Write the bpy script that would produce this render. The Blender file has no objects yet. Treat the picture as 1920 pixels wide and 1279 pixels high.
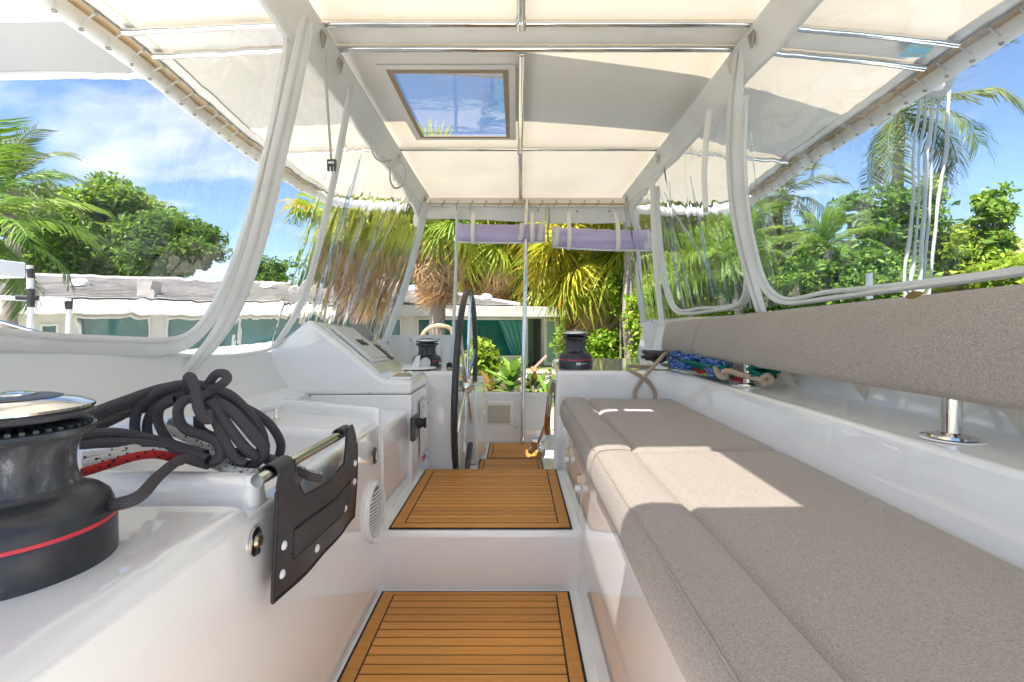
import bpy, bmesh, math, random
import numpy as np
from mathutils import Vector, Matrix, Euler
random.seed(7)
rs = np.random.RandomState(7)
scene = bpy.context.scene
COL = scene.collection
R = math.radians

# ------------------------------------------------------------------ camera, sky, sun, exposure
# world frame: metres, origin at the camera, +X right, +Y away from the camera, +Z up
F, CX, CY = 900.0, 968.0, 608.0            # focal length and vanishing point in photograph pixels
cd = bpy.data.cameras.new('camera'); cam = bpy.data.objects.new('camera', cd); COL.objects.link(cam)
cam.rotation_euler = (R(90), 0, 0)
cd.sensor_width = 36; cd.lens = F / 1920 * 36
cd.shift_x = -8 / 1920; cd.shift_y = -31.5 / 1920
cd.clip_start = 0.02; cd.clip_end = 3000
scene.camera = cam

LIGHT = Vector((0.27, 0.36, -0.90)).normalized()       # the way sunlight travels
sunv = -LIGHT
w = bpy.data.worlds.new('World'); scene.world = w; w.use_nodes = True
nt = w.node_tree; nt.nodes.clear()
def N(nt, t, **k):
    n = nt.nodes.new(t)
    for a, b in k.items(): setattr(n, a, b)
    return n
def L(nt, a, b): nt.links.new(a, b)
SKYX, SKYY = 2.9, 0.81
out = N(nt, 'ShaderNodeOutputWorld'); bg = N(nt, 'ShaderNodeBackground')
sky = N(nt, 'ShaderNodeTexSky', sky_type='NISHITA', sun_disc=False)
sky.sun_elevation = math.asin(sunv.z); sky.sun_rotation = math.atan2(sunv.x, sunv.y)
sky.air_density = 1.0; sky.dust_density = 0.15; sky.ozone_density = 4.0; sky.altitude = 0
tc = N(nt, 'ShaderNodeTexCoord'); sep = N(nt, 'ShaderNodeSeparateXYZ')
L(nt, tc.outputs['Generated'], sep.inputs[0])
zc = N(nt, 'ShaderNodeMath', operation='MAXIMUM'); zc.inputs[1].default_value = 0.04
L(nt, sep.outputs['Z'], zc.inputs[0])
za = N(nt, 'ShaderNodeMath', operation='ADD'); za.inputs[1].default_value = 0.22
L(nt, zc.outputs[0], za.inputs[0])
dx = N(nt, 'ShaderNodeMath', operation='DIVIDE'); dy = N(nt, 'ShaderNodeMath', operation='DIVIDE')
L(nt, sep.outputs['X'], dx.inputs[0]); L(nt, za.outputs[0], dx.inputs[1])
L(nt, sep.outputs['Y'], dy.inputs[0]); L(nt, za.outputs[0], dy.inputs[1])
cb = N(nt, 'ShaderNodeCombineXYZ'); L(nt, dx.outputs[0], cb.inputs[0]); L(nt, dy.outputs[0], cb.inputs[1])
mp = N(nt, 'ShaderNodeMapping'); mp.inputs['Location'].default_value = (SKYX, SKYY, 0.3)
mp.inputs['Rotation'].default_value = (0, 0, R(24)); mp.inputs['Scale'].default_value = (0.85, 1.5, 1)
L(nt, cb.outputs[0], mp.inputs[0])
no = N(nt, 'ShaderNodeTexNoise'); no.inputs['Scale'].default_value = 1.25; no.inputs['Detail'].default_value = 9
no.inputs['Roughness'].default_value = 0.55; no.inputs['Distortion'].default_value = 0.25
L(nt, mp.outputs[0], no.inputs['Vector'])
cr = N(nt, 'ShaderNodeValToRGB'); cr.color_ramp.elements[0].position = 0.55; cr.color_ramp.elements[1].position = 0.72
cr.color_ramp.elements[1].color = (0.93, 0.93, 0.93, 1)
L(nt, no.outputs['Fac'], cr.inputs[0])
mx = N(nt, 'ShaderNodeMixRGB'); mx.inputs[2].default_value = (5.6, 5.75, 6.05, 1)
hz = N(nt, 'ShaderNodeMapRange'); hz.inputs[1].default_value = 0.0; hz.inputs[2].default_value = 0.12; L(nt, sep.outputs['Z'], hz.inputs[0])
cf = N(nt, 'ShaderNodeMath', operation='MULTIPLY'); L(nt, cr.outputs[0], cf.inputs[0]); L(nt, hz.outputs[0], cf.inputs[1])
L(nt, cf.outputs[0], mx.inputs[0]); L(nt, sky.outputs[0], mx.inputs[1])
L(nt, mx.outputs[0], bg.inputs['Color']); bg.inputs['Strength'].default_value = 0.073
L(nt, bg.outputs[0], out.inputs['Surface'])

sd = bpy.data.lights.new('sun', 'SUN'); sun = bpy.data.objects.new('sun', sd); COL.objects.link(sun)
sd.energy = 4.5; sd.angle = R(0.53); sd.color = (1.0, 0.95, 0.87)
sun.rotation_euler = LIGHT.to_track_quat('-Z', 'Y').to_euler()
scene.view_settings.view_transform = 'Standard'; scene.view_settings.look = 'None'
scene.view_settings.exposure = 1.72; scene.view_settings.gamma = 1; scene.view_settings.use_curve_mapping = False
cy = scene.cycles
cy.max_bounces = 14; cy.diffuse_bounces = 6; cy.glossy_bounces = 5; cy.transmission_bounces = 8
cy.transparent_max_bounces = 24; cy.caustics_reflective = False; cy.sample_clamp_indirect = 6
cy.use_denoising = True; cy.denoiser = 'OPENIMAGEDENOISE'

# ------------------------------------------------------------------ pixel -> place helpers (real distances)
def P(px, py, d): return Vector(((px - CX) * d / F, d, (CY - py) * d / F))
def PZ(px, py, z): return P(px, py, F * z / (CY - py))
def PX(px, py, x): return P(px, py, F * x / (px - CX))
def PPL(px, py, x0, k):                      # on the sloping side plane X = x0 + k*Z
    a = (px - CX) / F; b = (CY - py) / F
    return P(px, py, x0 / (a - k * b))

# ------------------------------------------------------------------ materials
MATS = {}
def mat(name, base=(0.8, 0.8, 0.8), rough=0.5, metal=0.0, spec=0.5, coat=0.0):
    m = bpy.data.materials.new(name); m.use_nodes = True; MATS[name] = m
    b = m.node_tree.nodes['Principled BSDF']
    b.inputs['Base Color'].default_value = (*base, 1); b.inputs['Roughness'].default_value = rough
    b.inputs['Metallic'].default_value = metal; b.inputs['Specular IOR Level'].default_value = spec
    b.inputs['Coat Weight'].default_value = coat; b.inputs['Coat Roughness'].default_value = 0.05
    return m
def bsdf(m): return m.node_tree.nodes['Principled BSDF']
def ramp(nt, fac, stops):
    r = N(nt, 'ShaderNodeValToRGB'); e = r.color_ramp.elements
    while len(e) < len(stops): e.new(0.5)
    for q, (p, c) in zip(e, stops): q.position = p; q.color = (*c, 1)
    L(nt, fac, r.inputs[0]); return r.outputs[0]
def noise(nt, scale, detail=4, rough=0.5, coord='Object', sc=(1, 1, 1), dist=0.0):
    t = N(nt, 'ShaderNodeTexCoord'); m = N(nt, 'ShaderNodeMapping'); m.inputs['Scale'].default_value = sc
    n = N(nt, 'ShaderNodeTexNoise'); n.inputs['Scale'].default_value = scale; n.inputs['Detail'].default_value = detail
    n.inputs['Roughness'].default_value = rough; n.inputs['Distortion'].default_value = dist
    L(nt, t.outputs[coord], m.inputs[0]); L(nt, m.outputs[0], n.inputs['Vector']); return n.outputs['Fac']
def bump(m, h, strength=0.2, dist=0.002):
    nt = m.node_tree; b = N(nt, 'ShaderNodeBump'); b.inputs['Strength'].default_value = strength
    b.inputs['Distance'].default_value = dist; L(nt, h, b.inputs['Height'])
    L(nt, b.outputs[0], bsdf(m).inputs['Normal']); return b
def math_n(nt, op, a, b=None, v=None):
    n = N(nt, 'ShaderNodeMath', operation=op); L(nt, a, n.inputs[0])
    if b is not None: L(nt, b, n.inputs[1])
    if v is not None: n.inputs[1].default_value = v
    return n.outputs[0]

gel = mat('gelcoat', (0.8, 0.795, 0.78), 0.06, spec=0.8, coat=0.45)
_n = gel.node_tree; L(_n, ramp(_n, noise(_n, 2.2, 5), [(0.35, (0.82, 0.815, 0.80)), (0.65, (0.85, 0.845, 0.83))]), bsdf(gel).inputs['Base Color'])
L(_n, ramp(_n, noise(_n, 7, 6), [(0.35, (0.02,) * 3), (0.62, (0.05,) * 3), (0.8, (0.14,) * 3)]), bsdf(gel).inputs['Roughness'])
bump(gel, noise(_n, 2.2, 1), 0.02, 0.01); bsdf(gel).inputs['Coat Roughness'].default_value = 0.015
_s = ramp(_n, noise(_n, 38, 8, 0.75, sc=(1, 1, 1)), [(0.69, (0,) * 3), (0.80, (0.55,) * 3)]); _cur = bsdf(gel).inputs['Base Color'].links[0].from_socket
_x = N(_n, 'ShaderNodeMixRGB'); _x.inputs[2].default_value = (0.52, 0.50, 0.46, 1); L(_n, _s, _x.inputs[0]); L(_n, _cur, _x.inputs[1]); L(_n, _x.outputs[0], bsdf(gel).inputs['Base Color'])
gel_matte = mat('gelcoat_nonskid', (0.74, 0.74, 0.72), 0.45); bump(gel_matte, noise(gel_matte.node_tree, 260, 2), 0.15, 0.001)
whitecloth = mat('white_vinyl_cloth', (0.78, 0.77, 0.74), 0.5)
_n = whitecloth.node_tree; L(_n, ramp(_n, noise(_n, 6, 6), [(0.3, (0.78, 0.77, 0.74)), (0.6, (0.86, 0.855, 0.84))]), bsdf(whitecloth).inputs['Base Color'])
bump(whitecloth, noise(_n, 14, 4, sc=(1, 1, 0.5)), 0.35, 0.01)
steel = mat('polished_steel', (0.72, 0.70, 0.66), 0.09, metal=1.0)
L(steel.node_tree, ramp(steel.node_tree, noise(steel.node_tree, 30, 4), [(0.4, (0.06,) * 3), (0.7, (0.2,) * 3)]), bsdf(steel).inputs['Roughness'])
dsteel = mat('weathered_fitting', (0.42, 0.35, 0.27), 0.3, metal=0.9)
blackp = mat('black_plastic', (0.018, 0.018, 0.02), 0.32)
_n = blackp.node_tree; L(_n, ramp(_n, noise(_n, 9, 7, 0.7), [(0.35, (0.020, 0.021, 0.024)), (0.58, (0.045, 0.047, 0.052)), (0.70, (0.14, 0.15, 0.16))]), bsdf(blackp).inputs['Base Color'])
def backlit(m, f, col):                        # thin cloth lets some light through
    nt = m.node_tree; p = bsdf(m); o = [n for n in nt.nodes if n.type == 'OUTPUT_MATERIAL'][0]
    t = N(nt, 'ShaderNodeBsdfTranslucent'); t.inputs[0].default_value = (*col, 1); x = N(nt, 'ShaderNodeMixShader'); x.inputs[0].default_value = f
    L(nt, p.outputs[0], x.inputs[1]); L(nt, t.outputs[0], x.inputs[2]); L(nt, x.outputs[0], o.inputs[0])
backlit(whitecloth, 0.30, (0.85, 0.84, 0.80))
drum = mat('worn_black_drum', (0.03, 0.03, 0.035), 0.45, metal=0.1)
_n = drum.node_tree; L(_n, ramp(_n, noise(_n, 40, 8, 0.75, sc=(1, 1, 0.35)), [(0.38, (0.03, 0.031, 0.035)), (0.56, (0.065, 0.067, 0.073)), (0.70, (0.30, 0.30, 0.31))]), bsdf(drum).inputs['Base Color'])
bump(drum, noise(_n, 60, 4), 0.3, 0.002)
redstripe = mat('red_band', (0.65, 0.03, 0.05), 0.35)
blackr = mat('black_rubber', (0.012, 0.012, 0.012), 0.6)
leather = mat('black_leather', (0.035, 0.035, 0.038), 0.42); bump(leather, noise(leather.node_tree, 300, 3), 0.25, 0.001)
pvc = mat('dark_pvc_cloth', (0.035, 0.036, 0.040), 0.38); bump(pvc, noise(pvc.node_tree, 11, 4), 0.45, 0.010)
mesh_m = mat('black_mesh_cloth', (0.03, 0.03, 0.03), 0.7)
_n = mesh_m.node_tree; _t = N(_n, 'ShaderNodeTexCoord'); _c = N(_n, 'ShaderNodeTexChecker'); _c.inputs['Scale'].default_value = 330
_c.inputs[1].default_value = (0.012, 0.012, 0.012, 1); _c.inputs[2].default_value = (0.085, 0.085, 0.085, 1); L(_n, _t.outputs['Object'], _c.inputs[0]); L(_n, _c.outputs[0], bsdf(mesh_m).inputs['Base Color'])
whitep = mat('white_plastic', (0.80, 0.80, 0.79), 0.3)
greyp = mat('grey_plastic', (0.24, 0.235, 0.21), 0.45)
lgreyp = mat('light_grey_plastic', (0.62, 0.62, 0.61), 0.35)
darkp = mat('dark_gap', (0.03, 0.03, 0.03), 0.7)
inkw = mat('white_print', (0.75, 0.75, 0.75), 0.5)
inkb = mat('black_print', (0.015, 0.015, 0.015), 0.5)
webbing = mat('beige_webbing', (0.60, 0.55, 0.47), 0.7)
_n = webbing.node_tree; _t = N(_n, 'ShaderNodeTexCoord'); _w = N(_n, 'ShaderNodeTexWave'); _w.inputs['Scale'].default_value = 60; L(_n, _t.outputs['Object'], _w.inputs[0]); bump(webbing, _w.outputs['Fac'], 0.4, 0.001)
wwebbing = mat('white_webbing', (0.74, 0.72, 0.67), 0.65)
tanc = mat('tan_cloth', (0.60, 0.44, 0.26), 0.7)
yellowc = mat('yellow_piping', (0.75, 0.47, 0.10), 0.6)
sticker = mat('pale_blue_sticker', (0.20, 0.50, 0.62), 0.35)

teak = mat('synthetic_teak', (0.52, 0.23, 0.055), 0.48)
_n = teak.node_tree; _oi = N(_n, 'ShaderNodeObjectInfo')
_c1 = ramp(_n, noise(_n, 7, 6, 0.6, sc=(0.6, 14, 1)), [(0.3, (0.53, 0.222, 0.038)), (0.7, (0.69, 0.315, 0.062))])
_hs = N(_n, 'ShaderNodeHueSaturation'); _v = N(_n, 'ShaderNodeMapRange'); _v.inputs[3].default_value = 0.84; _v.inputs[4].default_value = 1.10
L(_n, _oi.outputs['Random'], _v.inputs[0]); L(_n, _v.outputs[0], _hs.inputs['Value']); L(_n, _c1, _hs.inputs['Color']); L(_n, _hs.outputs[0], bsdf(teak).inputs['Base Color'])
bump(teak, noise(_n, 40, 3, sc=(0.3, 12, 1)), 0.25, 0.0008)
caulk = mat('black_caulk', (0.012, 0.011, 0.010), 0.6)

fabric = mat('taupe_weave', (0.33, 0.27, 0.22), 0.9, spec=0.2)
_n = fabric.node_tree
_a = noise(_n, 520, 1, 0.5, sc=(0.5, 2.0, 2.0)); _b = noise(_n, 520, 1, 0.5, sc=(2.0, 0.5, 0.5))
_m = math_n(_n, 'ADD', _a, _b)
_lo = noise(_n, 3, 4)
_col = ramp(_n, _m, [(0.0, (0.20, 0.16, 0.125)), (0.75, (0.265, 0.215, 0.172)), (1.0, (0.37, 0.305, 0.25))])
_mm = N(_n, 'ShaderNodeMapRange'); _mm.inputs[1].default_value = 0.35; _mm.inputs[2].default_value = 1.65; L(_n, _m, _mm.inputs[0])
_r2 = ramp(_n, _mm.outputs[0], [(0.25, (0.270, 0.232, 0.195)), (0.5, (0.385, 0.333, 0.283)), (0.75, (0.50, 0.438, 0.375))])
_hs = N(_n, 'ShaderNodeHueSaturation'); _v = N(_n, 'ShaderNodeMapRange'); _v.inputs[3].default_value = 0.93; _v.inputs[4].default_value = 1.07
L(_n, _lo, _v.inputs[0]); L(_n, _v.outputs[0], _hs.inputs['Value']); L(_n, _r2, _hs.inputs['Color']); L(_n, _hs.outputs[0], bsdf(fabric).inputs['Base Color'])
bump(fabric, _m, 0.5, 0.0012); bsdf(fabric).inputs['Sheen Weight'].default_value = 0.15
seam = mat('seam_thread', (0.40, 0.34, 0.27), 0.8)

def rope_mat(name, c0, c1, fleck=None, n=8, pitch=55):
    m = mat(name, c1, 0.75, spec=0.25); nt = m.node_tree
    uv = N(nt, 'ShaderNodeUVMap'); s = N(nt, 'ShaderNodeSeparateXYZ'); L(nt, uv.outputs[0], s.inputs[0])
    u = math_n(nt, 'MULTIPLY', s.outputs[0], v=2 * math.pi * n); v = math_n(nt, 'MULTIPLY', s.outputs[1], v=2 * math.pi * pitch)
    a = math_n(nt, 'SINE', math_n(nt, 'ADD', u, v)); b = math_n(nt, 'SINE', math_n(nt, 'SUBTRACT', u, v))
    h = math_n(nt, 'MULTIPLY', a, b); h2 = math_n(nt, 'ABSOLUTE', h)
    col = ramp(nt, h2, [(0.0, c0), (0.35, c1)])
    if fleck:
        t = N(nt, 'ShaderNodeTexCoord')
        vo = N(nt, 'ShaderNodeTexVoronoi'); vo.inputs['Scale'].default_value = 120; L(nt, t.outputs['Object'], vo.inputs['Vector'])
        mxx = N(nt, 'ShaderNodeMixRGB'); mxx.inputs[2].default_value = (*fleck, 1)
        L(nt, ramp(nt, vo.outputs['Distance'], [(0.26, (1, 1, 1)), (0.34, (0, 0, 0))]), mxx.inputs[0]); L(nt, col, mxx.inputs[1]); col = mxx.outputs[0]
    L(nt, col, bsdf(m).inputs['Base Color']); bump(m, h2, 0.9, 0.0016); return m
rope_grey = rope_mat('grey_braid', (0.010, 0.009, 0.011), (0.115, 0.103, 0.110))
rope_white = rope_mat('white_flecked_braid', (0.35, 0.35, 0.33), (0.66, 0.65, 0.62), (0.03, 0.03, 0.03))
rope_red = rope_mat('red_flecked_braid', (0.22, 0.01, 0.012), (0.52, 0.03, 0.03), (0.02, 0.01, 0.01))
rope_blue = rope_mat('blue_flecked_braid', (0.006, 0.05, 0.20), (0.012, 0.13, 0.48), (0.75, 0.8, 0.85))
rope_green = rope_mat('green_braid', (0.004, 0.07, 0.05), (0.01, 0.22, 0.15))
rope_beige = rope_mat('beige_braid', (0.36, 0.28, 0.19), (0.55, 0.44, 0.32))
rope_orange = rope_mat('orange_braid', (0.45, 0.12, 0.01), (0.75, 0.26, 0.02))
rope_pale = rope_mat('pale_line', (0.50, 0.50, 0.48), (0.74, 0.73, 0.70))

# translucent canopy cloth
canvas = bpy.data.materials.new('cream_translucent_canvas'); canvas.use_nodes = True; _n = canvas.node_tree; _n.nodes.clear()
_o = N(_n, 'ShaderNodeOutputMaterial'); _d = N(_n, 'ShaderNodeBsdfDiffuse'); _t = N(_n, 'ShaderNodeBsdfTranslucent'); _mx = N(_n, 'ShaderNodeMixShader')
_c = ramp(_n, noise(_n, 1.6, 6), [(0.3, (0.80, 0.76, 0.68)), (0.7, (0.88, 0.85, 0.78))])
L(_n, _c, _d.inputs[0])
_ct = ramp(_n, noise(_n, 2.6, 5), [(0.25, (0.465, 0.39, 0.28)), (0.5, (0.53, 0.455, 0.34)), (0.75, (0.555, 0.49, 0.38))]); L(_n, _ct, _t.inputs[0])
_mx.inputs[0].default_value = 0.28; L(_n, _d.outputs[0], _mx.inputs[1]); L(_n, _t.outputs[0], _mx.inputs[2]); L(_n, _mx.outputs[0], _o.inputs[0])
_bp = N(_n, 'ShaderNodeBump'); _bp.inputs['Strength'].default_value = 0.35; _bp.inputs['Distance'].default_value = 0.03; L(_n, noise(_n, 3.0, 4, .55, dist=.8), _bp.inputs['Height']); L(_n, _bp.outputs[0], _d.inputs['Normal']); L(_n, _bp.outputs[0], _t.inputs['Normal'])
MATS['canvas'] = canvas

def vinyl_mat(name, tint=(0.96, 0.975, 0.985), gloss=0.040, milk=0.006, wob=0.05, tear=2.2):
    m = bpy.data.materials.new(name); m.use_nodes = True; nt = m.node_tree; nt.nodes.clear()
    o = N(nt, 'ShaderNodeOutputMaterial'); tr = N(nt, 'ShaderNodeBsdfTransparent'); tr.inputs[0].default_value = (*tint, 1)
    gl = N(nt, 'ShaderNodeBsdfGlossy'); gl.inputs['Roughness'].default_value = 0.04
    df = N(nt, 'ShaderNodeBsdfTranslucent'); df.inputs[0].default_value = (0.85, 0.87, 0.9, 1)
    fr = N(nt, 'ShaderNodeFresnel'); fr.inputs['IOR'].default_value = 1.42
    h = noise(nt, 5, 3, 0.5, sc=(1, 1.6, 0.55), dist=0.6)
    b = N(nt, 'ShaderNodeBump'); b.inputs['Strength'].default_value = wob; b.inputs['Distance'].default_value = 0.03
    L(nt, h, b.inputs['Height']); L(nt, b.outputs[0], gl.inputs['Normal'])
    f2 = math_n(nt, 'MINIMUM', math_n(nt, 'MULTIPLY', fr.outputs[0], v=gloss * 5), v=0.5)
    m1 = N(nt, 'ShaderNodeMixShader'); L(nt, tr.outputs[0], m1.inputs[1]); L(nt, df.outputs[0], m1.inputs[2])
    smear = ramp(nt, noise(nt, tear, 7, 0.62, sc=(1, 1, 0.6), dist=1.2), [(0.50, (milk * 0.4,) * 3), (0.72, (milk * 2.2,) * 3)])
    L(nt, smear, m1.inputs[0])
    m2 = N(nt, 'ShaderNodeMixShader'); L(nt, f2, m2.inputs[0]); L(nt, m1.outputs[0], m2.inputs[1]); L(nt, gl.outputs[0], m2.inputs[2])
    L(nt, m2.outputs[0], o.inputs[0]); MATS[name] = m; return m
vinyl = vinyl_mat('clear_vinyl')
vinyl_tint = vinyl_mat('tinted_skylight_vinyl', (0.74, 0.78, 0.84), 0.04, 0.008, 0.05)
vinyl_dim = vinyl_mat('sun_dimming_vinyl', (0.40, 0.40, 0.41), 0.04, 0.02, 0.05)  # tint chosen to dim the sun patch below the added canopy opening
vinyl_side = vinyl_mat('clear_vinyl_scuffed', gloss=0.040, milk=0.010, wob=0.06)
def vinyl_wavy(name, ior=1.3, wob=0.5, dist=0.02, sc=1.0):
    m = bpy.data.materials.new(name); m.use_nodes = True; nt = m.node_tree; nt.nodes.clear()
    o = N(nt, 'ShaderNodeOutputMaterial'); rf = N(nt, 'ShaderNodeBsdfRefraction'); rf.inputs['IOR'].default_value = ior; rf.inputs['Roughness'].default_value = 0.0
    rf.inputs[0].default_value = (0.985, 0.99, 0.995, 1)
    gl = N(nt, 'ShaderNodeBsdfGlossy'); gl.inputs['Roughness'].default_value = 0.03
    t = N(nt, 'ShaderNodeTexCoord'); g = N(nt, 'ShaderNodeNewGeometry'); of = N(nt, 'ShaderNodeVectorMath', operation='SCALE'); of.inputs[0].default_value = (3.7, 1.3, 2.1)
    L(nt, g.outputs['Backfacing'], of.inputs['Scale']); ad = N(nt, 'ShaderNodeVectorMath', operation='ADD'); L(nt, t.outputs['Object'], ad.inputs[0]); L(nt, of.outputs[0], ad.inputs[1])
    mp_ = N(nt, 'ShaderNodeMapping'); mp_.inputs['Scale'].default_value = (1, 1.5, .7); L(nt, ad.outputs[0], mp_.inputs[0])
    n1 = N(nt, 'ShaderNodeTexNoise'); n1.inputs['Scale'].default_value = 3.2 * sc; n1.inputs['Detail'].default_value = 2.2; n1.inputs['Roughness'].default_value = .42; n1.inputs['Distortion'].default_value = .5; L(nt, mp_.outputs[0], n1.inputs['Vector'])
    b = N(nt, 'ShaderNodeBump'); b.inputs['Strength'].default_value = wob; b.inputs['Distance'].default_value = dist; L(nt, n1.outputs['Fac'], b.inputs['Height']); L(nt, b.outputs[0], rf.inputs['Normal']); L(nt, b.outputs[0], gl.inputs['Normal'])
    fr = N(nt, 'ShaderNodeFresnel'); fr.inputs['IOR'].default_value = 1.42
    f = math_n(nt, 'MINIMUM', math_n(nt, 'MULTIPLY', fr.outputs[0], v=.13), v=.4)
    m2 = N(nt, 'ShaderNodeMixShader'); L(nt, f, m2.inputs[0]); L(nt, rf.outputs[0], m2.inputs[1]); L(nt, gl.outputs[0], m2.inputs[2]); tl = N(nt, 'ShaderNodeBsdfTranslucent'); tl.inputs[0].default_value = (.85, .87, .9, 1); m3 = N(nt, 'ShaderNodeMixShader')
    L(nt, ramp(nt, noise(nt, 7, 8, .7, sc=(1, 2.5, .5), dist=1.5), [(0.52, (.003,) * 3), (0.80, (.045,) * 3)]), m3.inputs[0]); L(nt, m2.outputs[0], m3.inputs[1]); L(nt, tl.outputs[0], m3.inputs[2])
    L(nt, m3.outputs[0], o.inputs[0]); MATS[name] = m; return m
vinyl_w = vinyl_wavy('clear_vinyl_wavy', 1.09, .24, .018); vinyl_w2 = vinyl_wavy('clear_vinyl_buckled', 1.08, .45, .03, 1.3)
vinyl_fold = vinyl_mat('clear_vinyl_crease', (0.88, 0.90, 0.94), 0.10, 0.10, 0.1)
vinyl_roll = mat('rolled_vinyl_lilac', (0.66, 0.58, 0.78), 0.12)
_n = vinyl_roll.node_tree; L(_n, ramp(_n, noise(_n, 4, 5, 0.6, sc=(0.25, 1, 7)), [(0.3, (0.52, 0.43, 0.68)), (0.5, (0.70, 0.62, 0.82)), (0.68, (0.86, 0.84, 0.92))]), bsdf(vinyl_roll).inputs['Base Color'])
backlit(vinyl_roll, 0.5, (0.86, 0.80, 0.95))
_o = [n for n in _n.nodes if n.type == 'OUTPUT_MATERIAL'][0]; _tr = N(_n, 'ShaderNodeBsdfTransparent'); _tr.inputs[0].default_value = (.92, .88, .98, 1); _x = N(_n, 'ShaderNodeMixShader'); _x.inputs[0].default_value = .28
L(_n, _o.inputs[0].links[0].from_socket, _x.inputs[1]); L(_n, _tr.outputs[0], _x.inputs[2]); L(_n, _x.outputs[0], _o.inputs[0])
bump(vinyl_roll, noise(_n, 4, 3, sc=(.25, 1, 5)), .3, .02)

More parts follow.
